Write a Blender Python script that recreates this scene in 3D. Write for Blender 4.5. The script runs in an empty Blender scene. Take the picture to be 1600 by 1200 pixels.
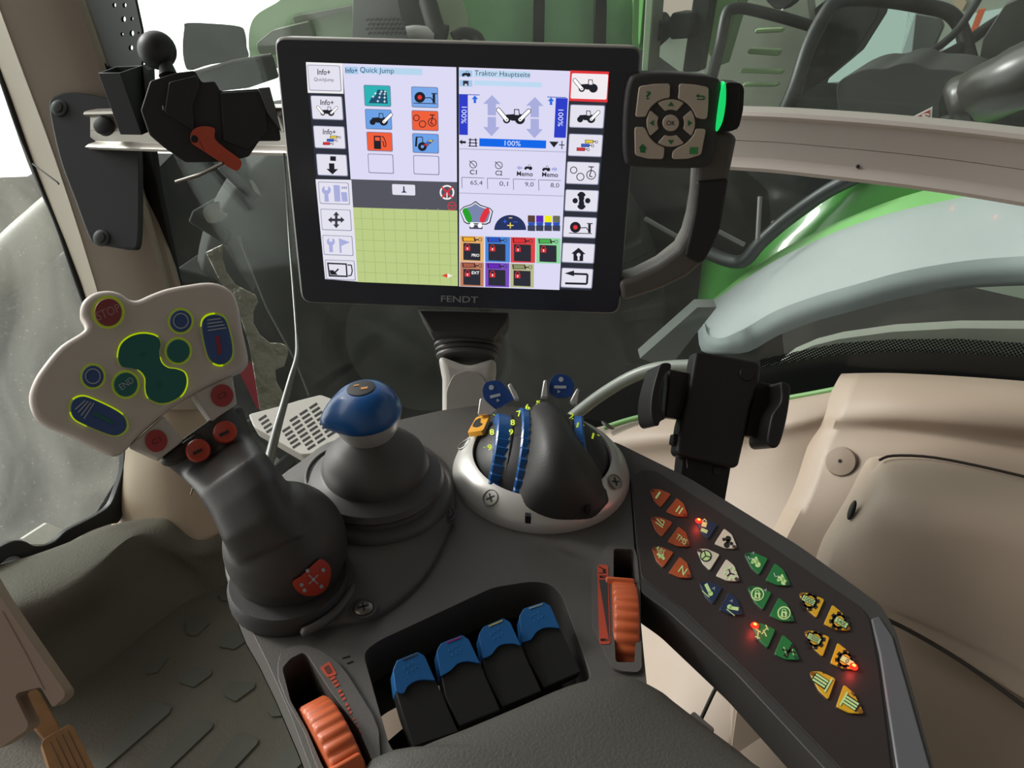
import bpy, bmesh, math
from mathutils import Vector as V, Matrix
from math import radians, sin, cos, pi, atan2, sqrt
SC = bpy.context.scene
COL = SC.collection
# ---------------------------------------------------------------- camera
F = 1200.0
PITCH, ROLL = radians(32), radians(1.8)
CAM = V((0, 0, 1.035))
_f = V((0, cos(PITCH), -sin(PITCH)))
_r0, _u0 = V((1, 0, 0)), V((0, sin(PITCH), cos(PITCH)))
_r = _r0*cos(ROLL) + _u0*sin(ROLL)
_u = _u0*cos(ROLL) - _r0*sin(ROLL)
cd = bpy.data.cameras.new('camera')
cam = bpy.data.objects.new('camera', cd)
COL.objects.link(cam)
cd.sensor_width = 36; cd.lens = 36*F/1600; cd.clip_start = .01; cd.clip_end = 200
cam.matrix_world = Matrix(((_r.x, _u.x, -_f.x, CAM.x), (_r.y, _u.y, -_f.y, CAM.y), (_r.z, _u.z, -_f.z, CAM.z), (0, 0, 0, 1)))
SC.camera = cam
vs = SC.view_settings
vs.view_transform = 'Standard'; vs.look = 'None'; vs.exposure = 0.0; vs.gamma = 1.0; vs.use_curve_mapping = False
# ---------------------------------------------------------------- world: dim machine hall with a blown-out open door to the front left
KEY_DIR = V((-.86, .48, .16)).normalized()
w = bpy.data.worlds.new('hall_daylight'); SC.world = w; w.use_nodes = True
nt = w.node_tree; nt.nodes.clear()
tc = nt.nodes.new('ShaderNodeTexCoord'); dt = nt.nodes.new('ShaderNodeVectorMath'); dt.operation = 'DOT_PRODUCT'
dt.inputs[1].default_value = KEY_DIR
nt.links.new(tc.outputs['Generated'], dt.inputs[0])
mr = nt.nodes.new('ShaderNodeMapRange'); mr.interpolation_type = 'SMOOTHSTEP'
mr.inputs['From Min'].default_value = .60; mr.inputs['From Max'].default_value = .72
nt.links.new(dt.outputs['Value'], mr.inputs['Value'])
mx = nt.nodes.new('ShaderNodeMix'); mx.data_type = 'RGBA'
WORLD_DIM, WORLD_DOOR = (.31, .305, .29, 1), (3.0, 3.0, 2.9, 1)
mx.inputs[6].default_value = WORLD_DIM; mx.inputs[7].default_value = WORLD_DOOR
nt.links.new(mr.outputs[0], mx.inputs[0])
bg = nt.nodes.new('ShaderNodeBackground'); wo = nt.nodes.new('ShaderNodeOutputWorld')
nt.links.new(mx.outputs[2], bg.inputs[0]); nt.links.new(bg.outputs[0], wo.inputs[0])
def lamp(kind, name, loc, aim, energy, color, size):
    d = bpy.data.lights.new(name, kind); d.energy = energy; d.color = color
    if kind == 'SUN': d.angle = size
    elif kind == 'AREA': d.shape = 'DISK'; d.size = size
    else: d.shadow_soft_size = size
    o = bpy.data.objects.new(name, d); COL.objects.link(o); o.location = loc
    o.rotation_euler = (V(aim)-V(loc)).to_track_quat('-Z', 'Y').to_euler()
    return o
lamp('SUN', 'door_daylight', (-2.4, 1.5, 2.0), (0, .45, .7), 2.6, (1, .97, .92), radians(14))
# ---------------------------------------------------------------- pixel rays, used to set out every plane of the cab
def ray(px, py): return _f + _r*((px-800)/F) + _u*((600-py)/F)
def at(px, py, d): return CAM + ray(px, py)*d
class Fr:
    """a plane in the cab: origin, two axes and its normal"""
    def __init__(s, O, U, N):
        s.O = V(O); s.N = V(N).normalized(); U = V(U); U = U - s.N*U.dot(s.N); s.U = U.normalized(); s.V = s.N.cross(s.U)
    def hit(s, px, py, off=0):
        r = ray(px, py); t = (s.O + s.N*off - CAM).dot(s.N)/r.dot(s.N)
        return CAM + r*t
    def loc(s, px, py, off=0):
        d = s.hit(px, py, off) - s.O
        return (d.dot(s.U), d.dot(s.V))
    def w(s, a, b, c=0): return s.O + s.U*a + s.V*b + s.N*c
    def dist(s, px, py): return (s.hit(px, py)-CAM).dot(_f)
    def off(s, c): return Fr(s.O+s.N*c, s.U, s.N)
def Z(ox, oy, k):
    return lambda *pts: [(ox+p[0]/k, oy+p[1]/k) for p in pts]
def facing(px, py, d, up=.0, side=.0):
    """plane through a point, turned to the camera, then leaned"""
    O = at(px, py, d); n = -ray(px, py).normalized() + _u*up + _r*side
    return Fr(O, _r, n)
# ---------------------------------------------------------------- materials
def lin(h):
    h = h.lstrip('#'); c = [int(h[i:i+2], 16)/255 for i in (0, 2, 4)]
    return tuple((x/12.92 if x <= .04045 else ((x+.055)/1.055)**2.4) for x in c) + (1,)
MATS = {}
def pm(name, hx, rough=.5, metal=0, bump=0, scale=400, var=.08, spec=.5, coat=0, vscale=None, bdist=.0006):
    if name in MATS: return MATS[name]
    m = bpy.data.materials.new(name); m.use_nodes = True; n = m.node_tree; b = n.nodes['Principled BSDF']
    c = lin(hx)
    b.inputs['Roughness'].default_value = rough; b.inputs['Metallic'].default_value = metal
    b.inputs['Specular IOR Level'].default_value = spec; b.inputs['Coat Weight'].default_value = coat
    tc = n.nodes.new('ShaderNodeTexCoord')
    ns = n.nodes.new('ShaderNodeTexNoise'); ns.inputs['Scale'].default_value = vscale or 14; ns.inputs['Detail'].default_value = 5
    n.links.new(tc.outputs['Object'], ns.inputs['Vector'])
    mx = n.nodes.new('ShaderNodeMix'); mx.data_type = 'RGBA'
    mx.inputs[6].default_value = tuple(max(0, x*(1-var)) for x in c[:3])+(1,)
    mx.inputs[7].default_value = tuple(min(1, x*(1+var)) for x in c[:3])+(1,)
    n.links.new(ns.outputs['Fac'], mx.inputs[0]); n.links.new(mx.outputs[2], b.inputs['Base Color'])
    if bump:
        n2 = n.nodes.new('ShaderNodeTexNoise'); n2.inputs['Scale'].default_value = scale; n2.inputs['Detail'].default_value = 3
        n.links.new(tc.outputs['Object'], n2.inputs['Vector'])
        bp = n.nodes.new('ShaderNodeBump'); bp.inputs['Strength'].default_value = bump; bp.inputs['Distance'].default_value = bdist
        n.links.new(n2.outputs['Fac'], bp.inputs['Height']); n.links.new(bp.outputs['Normal'], b.inputs['Normal'])
    MATS[name] = m
    return m
def em(hx, k=1.0):
    key = 'lit_%s_%g' % (hx.lstrip('#'), k)
    if key in MATS: return MATS[key]
    m = bpy.data.materials.new(key); m.use_nodes = True; n = m.node_tree; n.nodes.clear()
    e = n.nodes.new('ShaderNodeEmission'); e.inputs[0].default_value = lin(hx); e.inputs[1].default_value = k
    o = n.nodes.new('ShaderNodeOutputMaterial'); n.links.new(e.outputs[0], o.inputs[0])
    MATS[key] = m
    return m
def glow(name, hx, k, rough=.4):
    """coloured plastic with a lamp behind it"""
    m = pm(name, hx, rough, var=.04); b = m.node_tree.nodes['Principled BSDF']
    b.inputs['Emission Color'].default_value = lin(hx); b.inputs['Emission Strength'].default_value = k
    return m
def glassmat(name, dirt, tint=(.93, .97, .95, 1), scale=6, gloss=.02):
    m = bpy.data.materials.new(name); m.use_nodes = True; n = m.node_tree; n.nodes.clear()
    tr = n.nodes.new('ShaderNodeBsdfTransparent'); tr.inputs[0].default_value = tint
    df = n.nodes.new('ShaderNodeBsdfTranslucent'); df.inputs[0].default_value = (.8, .78, .72, 1)
    d2 = n.nodes.new('ShaderNodeBsdfDiffuse'); d2.inputs[0].default_value = (.7, .68, .63, 1)
    ad = n.nodes.new('ShaderNodeMixShader'); ad.inputs[0].default_value = .5
    n.links.new(df.outputs[0], ad.inputs[1]); n.links.new(d2.outputs[0], ad.inputs[2])
    gl = n.nodes.new('ShaderNodeBsdfGlossy'); gl.inputs['Roughness'].default_value = .05
    tc = n.nodes.new('ShaderNodeTexCoord'); n1 = n.nodes.new('ShaderNodeTexNoise'); n1.inputs['Scale'].default_value = scale; n1.inputs['Detail'].default_value = 9; n1.inputs['Distortion'].default_value = 1.5
    n2 = n.nodes.new('ShaderNodeTexNoise'); n2.inputs['Scale'].default_value = 170; n2.inputs['Detail'].default_value = 4
    n.links.new(tc.outputs['Object'], n1.inputs['Vector']); n.links.new(tc.outputs['Object'], n2.inputs['Vector'])
    a = n.nodes.new('ShaderNodeMapRange'); a.inputs['From Min'].default_value = .35; a.inputs['From Max'].default_value = .7
    a.inputs['To Min'].default_value = dirt*.5; a.inputs['To Max'].default_value = dirt*1.5
    n.links.new(n1.outputs['Fac'], a.inputs['Value'])
    c = n.nodes.new('ShaderNodeMapRange'); c.inputs['From Min'].default_value = .62; c.inputs['From Max'].default_value = .78
    c.inputs['To Min'].default_value = 0; c.inputs['To Max'].default_value = dirt*1.3
    n.links.new(n2.outputs['Fac'], c.inputs['Value'])
    s = n.nodes.new('ShaderNodeMath'); s.operation = 'ADD'; n.links.new(a.outputs[0], s.inputs[0]); n.links.new(c.outputs[0], s.inputs[1])
    m1 = n.nodes.new('ShaderNodeMixShader'); n.links.new(s.outputs[0], m1.inputs[0]); n.links.new(tr.outputs[0], m1.inputs[1]); n.links.new(ad.outputs[0], m1.inputs[2])
    m2 = n.nodes.new('ShaderNodeMixShader'); m2.inputs[0].default_value = gloss; n.links.new(m1.outputs[0], m2.inputs[1]); n.links.new(gl.outputs[0], m2.inputs[2])
    o = n.nodes.new('ShaderNodeOutputMaterial'); n.links.new(m2.outputs[0], o.inputs[0])
    MATS[name] = m
    return m
CON = pm('console_plastic', '#53504d', .5, bump=.25, scale=900, spec=.45)
COND = pm('console_plastic_dark', '#343332', .55, bump=.2, scale=900)
BLK = pm('black_plastic', '#1d1d1e', .5, bump=.1, scale=700)
BLK2 = pm('deep_black_plastic', '#101010', .6)
RUB = pm('grey_rubber', '#4d4b49', .5, bump=.1, scale=300)
PAD = pm('padded_armrest_leather', '#45443f', .6, bump=.5, scale=700, spec=.35)
SIL = pm('silver_plastic', '#c2c0bb', .33, .35)
SILD = pm('silver_plastic_recess', '#8f8c86', .4, .3)
STEEL = pm('screw_steel', '#8b8780', .35, .9)
BEI = pm('beige_trim_plastic', '#a09080', .5, bump=.12, scale=500, var=.05)
BEIP = pm('beige_pillar_plastic', '#a99a8b', .6, bump=.1, scale=500, var=.04)
HEADM = pm('light_grey_plastic', '#cdc2b8', .42, var=.03)
BLU = pm('blue_plastic', '#1c5694', .32, var=.04, coat=.2)
BLUD = pm('blue_switch_plastic', '#1d5b94', .4, bump=.2, scale=1500)
ORA = pm('orange_plastic', '#bd5a31', .42, var=.05)
ALU = pm('brushed_aluminium', '#c6beb7', .36, .45)
GRN = pm('green_paint', '#4f9a45', .3, coat=.4)
GRND = pm('green_paint_dark', '#3a7a38', .35)
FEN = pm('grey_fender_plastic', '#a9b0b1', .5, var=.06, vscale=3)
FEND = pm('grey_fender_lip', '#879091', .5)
GPLT = pm('grey_metal', '#7d7c79', .45, .2)
FLM = pm('floor_mat_rubber', '#5f594f', .75, bump=.7, scale=260, var=.25, vscale=7, bdist=.0015)
FLM2 = pm('floor_mat_pads', '#56554d', .7, bump=.15, scale=300, var=.15)
TYR = pm('tyre_rubber', '#2b2c2b', .8, bump=.3, scale=30)
RED = pm('red_paint', '#b8303c', .4)
WHT = pm('white_paint', '#d8d6cf', .5)
RECT_RED = pm('red_lever_plastic', '#c04c34', .45)
# ---------------------------------------------------------------- geometry helpers
def rnd(pts, r, n=4):
    """round the corners of a closed outline"""
    out = []; N = len(pts)
    for i in range(N):
        p0, p1, p2 = [V((*q, 0)) for q in (pts[i-1], pts[i], pts[(i+1) % N])]
        a, b = p0-p1, p2-p1; k = min(r, a.length*.45, b.length*.45)
        a = p1 + a.normalized()*k; b = p1 + b.normalized()*k
        for j in range(n+1):
            t = j/n; q = a*(1-t)**2 + p1*2*t*(1-t) + b*t*t
            out.append((q.x, q.y))
    return out
def cr(pts, n=5, closed=True):
    """smooth curve through points (any dimension)"""
    P = [V(p) if len(p) > 2 else V((*p, 0)) for p in pts]; N = len(P); out = []
    for i in range(N if closed else N-1):
        g = (lambda k: P[k % N]) if closed else (lambda k: P[max(0, min(N-1, k))])
        a, b, c, d = g(i-1), g(i), g(i+1), g(i+2)
        for j in range(n):
            t = j/n
            out.append(.5*((2*b) + (c-a)*t + (2*a-5*b+4*c-d)*t*t + (3*b-a-3*c+d)*t**3))
    if not closed: out.append(P[-1])
    return [tuple(p[:2]) for p in out] if len(pts[0]) == 2 else out
def circ(cx, cy, r, n=28, ry=None, a0=0, a1=2*pi):
    k = n if abs(a1-a0) > 6.28 else n+1
    return [(cx+r*cos(a0+(a1-a0)*i/n), cy+(ry or r)*sin(a0+(a1-a0)*i/n)) for i in range(k)]
class MB:
    """collects shapes, builds ONE mesh object"""
    def __init__(s): s.bm = bmesh.new(); s.m = []
    def mi(s, mat):
        if mat not in s.m: s.m.append(mat)
        return s.m.index(mat)
    def face(s, pts, mat):
        try: f = s.bm.faces.new([s.bm.verts.new(p) for p in pts]); f.material_index = s.mi(mat)
        except ValueError: pass
    def prism3(s, loop, vec, mat, holes=()):
        """closed 3D outline (with holes) extruded by vec"""
        bm = bmesh.new(); loops = [loop]+list(holes); allv = []; es = []
        for L in loops:
            vv = [bm.verts.new(p) for p in L]
            es += [bm.edges.new((vv[i], vv[(i+1) % len(vv)])) for i in range(len(vv))]
        if len(loops) == 1: bm.faces.new(bm.verts[:])
        else: bmesh.ops.triangle_fill(bm, use_beauty=True, use_dissolve=False, edges=es)
        g = bmesh.ops.extrude_face_region(bm, geom=bm.faces[:])
        bmesh.ops.translate(bm, vec=vec, verts=[x for x in g['geom'] if isinstance(x, bmesh.types.BMVert)])
        bmesh.ops.recalc_face_normals(bm, faces=bm.faces[:])
        s.join(bm, mat); return s
    def join(s, bm, mat):
        k = s.mi(mat); mp = {}
        for v in bm.verts: mp[v] = s.bm.verts.new(v.co)
        for f in bm.faces:
            try: g = s.bm.faces.new([mp[v] for v in f.verts]); g.material_index = k
            except ValueError: pass
        bm.free(); return s
    def plate(s, fr, pts, z0, z1, mat, holes=(), at_off=None):
        """outline given in the photo's pixels, laid on the plane at its top z1, solid down to z0"""
        o = z1 if at_off is None else at_off
        w3 = lambda P: [fr.hit(x, y, o)+fr.N*(z1-o) for x, y in P]
        return s.prism3(w3(pts), fr.N*(z0-z1), mat, [w3(h) for h in holes])
    def lplate(s, fr, pts, z0, z1, mat, holes=()):
        w3 = lambda P: [fr.w(a, b, z1) for a, b in P]
        return s.prism3(w3(pts), fr.N*(z0-z1), mat, [w3(h) for h in holes])
    def box(s, fr, a0, a1, b0, b1, c0, c1, mat):
        return s.lplate(fr, [(a0, b0), (a1, b0), (a1, b1), (a0, b1)], c0, c1, mat)
    def lathe(s, O, ax, prof, mat, seg=40, ux=None, sy=1, mod=None, capped=True):
        ax = V(ax).normalized(); ux = V(ux) if ux else (V((1, 0, 0)) if abs(ax.x) < .9 else V((0, 1, 0)))
        ux = (ux-ax*ux.dot(ax)).normalized(); uy = ax.cross(ux); bm = bmesh.new(); rings = []
        for r, h in prof:
            ring = []
            for i in range(seg):
                t = 2*pi*i/seg; q = r*(mod(t, h) if mod else 1)
                ring.append(bm.verts.new(V(O)+ax*h+ux*q*cos(t)+uy*q*sy*sin(t)))
            rings.append(ring)
        for a, b in zip(rings, rings[1:]):
            for i in range(seg): bm.faces.new((a[i], a[(i+1) % seg], b[(i+1) % seg], b[i]))
        if capped:
            bm.faces.new(rings[0][::-1]); bm.faces.new(rings[-1])
        bmesh.ops.recalc_face_normals(bm, faces=bm.faces[:])
        return s.join(bm, mat)
    def tube(s, pts, rad, mat, seg=14, flat=1, up=(0, 0, 1)):
        P = [V(p) for p in pts]; R = rad if hasattr(rad, '__len__') else [rad]*len(P)
        bm = bmesh.new(); rings = []; up = V(up)
        for i, p in enumerate(P):
            t = (P[min(i+1, len(P)-1)]-P[max(i-1, 0)]).normalized(); a = t.cross(up)
            if a.length < 1e-3: a = t.cross(V((1, 0, 0)))
            a.normalize(); b = a.cross(t)
            rings.append([bm.verts.new(p+a*R[i]*cos(2*pi*k/seg)+b*R[i]*flat*sin(2*pi*k/seg)) for k in range(seg)])
        for a, b in zip(rings, rings[1:]):
            for i in range(seg): bm.faces.new((a[i], a[(i+1) % seg], b[(i+1) % seg], b[i]))
        bm.faces.new(rings[0][::-1]); bm.faces.new(rings[-1])
        bmesh.ops.recalc_face_normals(bm, faces=bm.faces[:])
        return s.join(bm, mat)
    def ell(s, O, rx, ry, rz, mat, ax=(0, 0, 1), ux=None, seg=32):
        n = 14; prof = [(rx*sin(pi*i/n) or 1e-5, -rz*cos(pi*i/n)) for i in range(n+1)]
        return s.lathe(O, ax, [(max(r, 1e-5), h) for r, h in prof], mat, seg, ux, ry/rx)
    def patch(s, rows, thick, mat, n=5, away=None, ext=0):
        """curved panel through rows of (px, py, distance), given real thickness away from the viewer"""
        W3 = [[at(*p) for p in row] for row in rows]
        if ext: W3 = [q+[q[-1]+(q[-1]-q[-2])*ext] for q in W3]
        R = [cr([tuple(p) for p in q], n, False) for q in W3]
        G = [cr([tuple(R[i][j]) for i in range(len(R))], n, False) for j in range(len(R[0]))]
        bm = bmesh.new(); away = V(away) if away else _f
        A = [[bm.verts.new(p) for p in c] for c in G]; B = [[bm.verts.new(V(p)+away*thick) for p in c] for c in G]
        I, J = len(A), len(A[0])
        for i in range(I-1):
            for j in range(J-1):
                bm.faces.new((A[i][j], A[i+1][j], A[i+1][j+1], A[i][j+1])); bm.faces.new((B[i][j+1], B[i+1][j+1], B[i+1][j], B[i][j]))
        for i in range(I-1):
            bm.faces.new((A[i+1][0], A[i][0], B[i][0], B[i+1][0])); bm.faces.new((A[i][-1], A[i+1][-1], B[i+1][-1], B[i][-1]))
        for j in range(J-1):
            bm.faces.new((A[0][j], A[0][j+1], B[0][j+1], B[0][j])); bm.faces.new((A[-1][j+1], A[-1][j], B[-1][j], B[-1][j+1]))
        bmesh.ops.recalc_face_normals(bm, faces=bm.faces[:])
        return s.join(bm, mat)
    def text(s, fr, px, py, wpx, hpx, string, mat, off=.0005, ang=0, t=.0001, bold=0):
        """lettering on a plane, its box fitted to the photo's size in pixels; ang in degrees, clockwise in the photo"""
        cu = bpy.data.curves.new('t', 'FONT'); cu.body = string; cu.resolution_u = 3; cu.extrude = 0
        if bold: cu.offset = bold
        o = bpy.data.objects.new('t', cu); COL.objects.link(o)
        dg = bpy.context.evaluated_depsgraph_get(); me = bpy.data.meshes.new_from_object(o.evaluated_get(dg))
        bpy.data.objects.remove(o); bpy.data.curves.remove(cu)
        if not me.vertices: return s
        xs = [v.co.x for v in me.vertices]; ys = [v.co.y for v in me.vertices]
        cx, cy, W, H = (min(xs)+max(xs))/2, (min(ys)+max(ys))/2, max(max(xs)-min(xs), 1e-4), max(max(ys)-min(ys), 1e-4)
        c = fr.hit(px, py, off); a = radians(ang)
        ex = fr.hit(px+20*cos(a), py+20*sin(a), off)-c; ey = fr.hit(px+20*sin(a), py-20*cos(a), off)-c
        ex, ey = ex/20*wpx/W, ey/20*hpx/H
        bm = bmesh.new(); bm.from_mesh(me); bpy.data.meshes.remove(me)
        for v in bm.verts: v.co = c + ex*(v.co.x-cx) + ey*(v.co.y-cy)
        return s.join(bm, mat)
    def line(s, fr, pts, wpx, mat, off=.0005, t=.0003):
        """a flat stroke through pixel points"""
        for (x0, y0), (x1, y1) in zip(pts, pts[1:]):
            L = math.hypot(x1-x0, y1-y0) or 1; nx, ny = -(y1-y0)/L*wpx/2, (x1-x0)/L*wpx/2
            s.plate(fr, [(x0+nx, y0+ny), (x1+nx, y1+ny), (x1-nx, y1-ny), (x0-nx, y0-ny)], off-t, off, mat)
        return s
    def build(s, name, parent=None, bevel=0, seg=3, smooth=40, remesh=0, tag_=None):
        me = bpy.data.meshes.new(name)
        if not remesh: bmesh.ops.recalc_face_normals(s.bm, faces=s.bm.faces[:]) if False else None
        org = V(parent['_o']) if parent is not None else None
        if org is None:
            zs = [v.co for v in s.bm.verts]; org = V((sum(p.x for p in zs)/len(zs), sum(p.y for p in zs)/len(zs), min(p.z for p in zs)))
        for v in s.bm.verts: v.co -= org
        s.bm.to_mesh(me); s.bm.free()
        for m in s.m: me.materials.append(m)
        for p in me.polygons: p.use_smooth = True
        try: me.set_sharp_from_angle(angle=radians(smooth))
        except Exception: pass
        o = bpy.data.objects.new(name, me); COL.objects.link(o); o['_o'] = list(org)
        if parent is not None: o.parent = parent
        else: o.location = org
        if remesh:
            r = o.modifiers.new('remesh', 'REMESH'); r.mode = 'VOXEL'; r.voxel_size = remesh; r.use_smooth_shade = True
            sm = o.modifiers.new('smooth', 'SMOOTH'); sm.iterations = 24; sm.factor = .5
        if bevel:
            b = o.modifiers.new('bevel', 'BEVEL'); b.width = bevel; b.segments = seg; b.limit_method = 'ANGLE'; b.angle_limit = radians(32)
            b.use_clamp_overlap = True; b.harden_normals = False
        if tag_: tag(o, *tag_)
        return o
def tag(o, label, cat, group=None):
    o['label'] = label; o['category'] = cat
    if group: o['group'] = group
    return o
def thing(name, loc, label, cat, group=None):
    o = bpy.data.objects.new(name, None); COL.objects.link(o); o.location = loc; o['_o'] = list(loc); o.empty_display_size = .02
    return tag(o, label, cat, group)
def struct(o): o['kind'] = 'structure'; return o
def lab(o, l): o['label'] = l; return o
# ---------------------------------------------------------------- the planes
ZA = .70
A = Fr((0, .4, ZA), (1, 0, 0), (0, 0, 1))                              # top of the armrest console
M = Fr(CAM+V((-.1725, .559, -.278)), (.999, -.036, .007), (-.036, -.993, .105))   # the terminal's face
W = Fr((.19, .67, .9), (.8, -.6, 0), (-.6, -.8, 0))                      # right side window
G = Fr((-.66, 1.26, .5), (.5, .866, 0), (.866, -.5, 0))                  # windscreen left of the pillar
# ================================================================ TERMINAL
T = thing('touchscreen_terminal', M.w(.128, 0, -.02), 'large black touchscreen terminal with a grab handle and key pad, standing on the grey post', 'terminal')
TB = pm('terminal_housing_plastic', '#7a7770', .42, bump=.1, scale=800)
TG = pm('terminal_glass', '#292d38', .28, spec=.6, var=0)  # base colour lifted to blue-grey in place of a reflection
mb = MB()
outl = [(427, 57), (1003, 72), (968, 492), (470, 474)]
mb.plate(M, rnd(outl, 17), -.024, 0, TB)
mb.build('housing', T, .003, 3)
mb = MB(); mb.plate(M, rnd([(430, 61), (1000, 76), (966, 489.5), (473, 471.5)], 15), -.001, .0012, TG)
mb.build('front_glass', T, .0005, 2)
Zt = Z(0, 0, 1)
UI = M.off(.0014)
ui = MB()
def R(x0, y0, x1, y1, hx, L, r=0):
    a0, b1 = UI.loc(x0, y0); a1, b0 = UI.loc(x1, y1)
    P = [(a0, b0), (a1, b0), (a1, b1), (a0, b1)]
    if r: P = [(x/1000, y/1000) for x, y in rnd([(x*1000, y*1000) for x, y in P], r, 3)]
    ui.face([UI.w(a, b, L*.00006) for a, b in P], em(hx))
def PG(pts, hx, L): ui.face([UI.hit(x, y)+UI.N*(L*.00006) for x, y in pts], em(hx))
def DI(x, y, r, hx, L): PG(circ(x, y, r, 20), hx, L)
def RI(x, y, r, wd, hx, bgc, L): DI(x, y, r, hx, L); DI(x, y, r-wd, bgc, L+.5)
def LN(pts, wd, hx, L):
    for (x0, y0), (x1, y1) in zip(pts, pts[1:]):
        q = math.hypot(x1-x0, y1-y0) or 1; nx, ny = -(y1-y0)/q*wd/2, (x1-x0)/q*wd/2
        PG([(x0+nx, y0+ny), (x1+nx, y1+ny), (x1-nx, y1-ny), (x0-nx, y0-ny)], hx, L)
def TX(x, y, wd, h, s, hx, L, ang=2, bold=0): ui.text(UI, x, y, wd, h, s, em(hx), off=L*.00006, ang=ang, bold=bold)
WHI, BGW, DK, MID, FR_ = '#e4e2ee', '#dcdaf4', '#23242c', '#3a3d4a', '#8f93ad'
PG([(478, 97), (951, 113), (924, 454), (508, 436)], '#30333c', 0)
PG([(478, 97), (535, 99), (537, 146.5), (481, 145)], '#f0eef0', 1)
PG([(535, 99), (713, 105), (714, 284.5), (548, 280)], BGW, 1)
PG([(549, 280), (714.5, 284.5), (715, 329), (551.5, 324)], '#55565f', 1)
PG([(551.5, 324), (715, 329), (716, 447), (559, 440.5)], '#bccd88', 1)
PG([(493, 280), (549, 281), (559, 440), (508, 436)], WHI, 1.2)
PG([(717, 105), (891, 111), (874, 453), (717.5, 447.5)], BGW, 1)
PG([(713.2, 104), (716.8, 104), (717.5, 448), (715.5, 448)], '#22242a', 1.5)
for (x0, y0, x1, y1) in [(480, 101, 534, 143), (485, 149, 537, 188), (489, 196, 540.6, 233), (493.6, 240, 544, 275.6), (497, 283.6, 547, 320), (500.4, 326, 550, 361), (503.6, 367, 552.6, 400), (507.4, 405.4, 556, 438.4),
                         (891, 163, 943, 201), (889, 208.6, 940, 245.6), (886, 252, 935, 289), (883.6, 295.6, 933.6, 331.6), (881, 338, 930.6, 372.6), (879, 379, 928, 412), (877.6, 418, 925, 451)]:
    R(x0, y0, x1, y1, FR_, 2, 1.2); R(x0+1, y0+1, x1-1.3, y1-1.3, WHI, 2.5, 1)
PG([(891, 110), (951.6, 112), (949, 160), (889, 157.5)], '#e0393d', 2); R(893.6, 114.4, 947.5, 155.6, '#f2ecf0', 2.5, 1)
for (x0, y0, x1, y1, c) in [(568, 132.4, 611.4, 167, '#2fb3b4'), (570, 170, 613, 203, '#6da2e6'), (572.4, 205.6, 614, 237, '#f0603c'), (574.4, 240, 615.6, 271.6, BGW),
                            (642.4, 135, 685, 169, '#7aa9ea'), (643, 172, 685.4, 205, '#f0613c'), (644, 208, 686, 240, '#6ea2ea'), (645.6, 242.4, 686.6, 273.6, BGW)]:
    R(x0, y0, x1, y1, '#6f7698', 2, 1.2); R(x0+1, y0+1, x1-1.2, y1-1.2, c, 2.5, 1)
R(539, 104, 560, 116, '#a9cdea', 1.5); R(562, 104.5, 660, 117.5, '#b6d6ee', 1.5)
TX(549, 110, 19, 8, 'Info+', '#2b4a80', 2, bold=.012); TX(589, 111, 53, 11, 'Quick Jump', '#26497c', 2)
TX(506, 112.5, 20, 9, 'Info+', DK, 3, bold=.012); TX(506, 125, 31, 7, 'QuickJump', '#4a4a55', 3)
TX(511, 160, 21, 8.5, 'Info+', DK, 3, bold=.012); TX(514.5, 206, 20, 8.5, 'Info+', DK, 3, bold=.012)
def tractor(x, y, s, bgc, L, front=0, rear=0, flip=1, hx=DK):
    q = lambda px, py: (x+px*s*flip, y+py*s+px*s*.035*flip)
    DI(*q(-9, 3), 5*s, hx, L); DI(*q(9, 1.5), 7*s, hx, L)
    PG([q(-11, 0), q(-10, -4), q(1, -5), q(6, -4), q(8, 4), q(-2, 4)], hx, L)
    PG([q(1, -12), q(8, -12), q(9, -3), q(1, -3)], hx, L+.2); PG([q(2.2, -10.8), q(7, -10.8), q(7.8, -4), q(2.2, -4)], bgc, L+.4)
    for k, (ax, bx, ay, by) in ((front, (-20, -9, -10, 3)), (rear, (21, 9.5, -10, 2))):
        if k:
            p0, p1 = q(ax, ay), q(bx, by)
            DI(*p1, 3.6*s, hx, L+.6); LN([p0, p1], 6.4*s, hx, L+.6); DI(*p0, 3.2*s, hx, L+.6)
            LN([p0, p1], 4.6*s, '#ffffff', L+.8); DI(*p1, 2.6*s, '#ffffff', L+.8); DI(*p0, 2.3*s, '#ffffff', L+.8); DI(*p1, .9*s, hx, L+1)
def cyls(x, y, s, L):
    for dx, dy, c in ((8, -6, '#e3c646'), (2, 0, '#3f5fc0'), (-5, 6, '#d8333c')):
        LN([(x+(dx-6)*s, y+dy*s), (x+(dx+7)*s, y+dy*s+.3)], 5.4*s, DK, L); LN([(x+(dx-6)*s+.8, y+dy*s), (x+(dx+7)*s-.8, y+dy*s+.3)], 4*s, c, L+.2)
        LN([(x+(dx+7)*s, y+dy*s), (x+(dx+10)*s, y+dy*s)], 1.4*s, DK, L); RI(x+(dx+12)*s, y+(dy+.8)*s, 2.3*s, .8*s, DK, WHI, L+.2); L += .4
tractor(511, 175, .72, WHI, 3, 1, 1); cyls(514, 219, .85, 3)
tractor(591, 188, .95, '#6da2e6', 3, 0, 1); tractor(918, 136, 1.0, '#f2ecf0', 3, 1, 0); tractor(915, 184, .95, WHI, 3, 0, 1)
cyls(912, 227, 1.0, 3)
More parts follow.
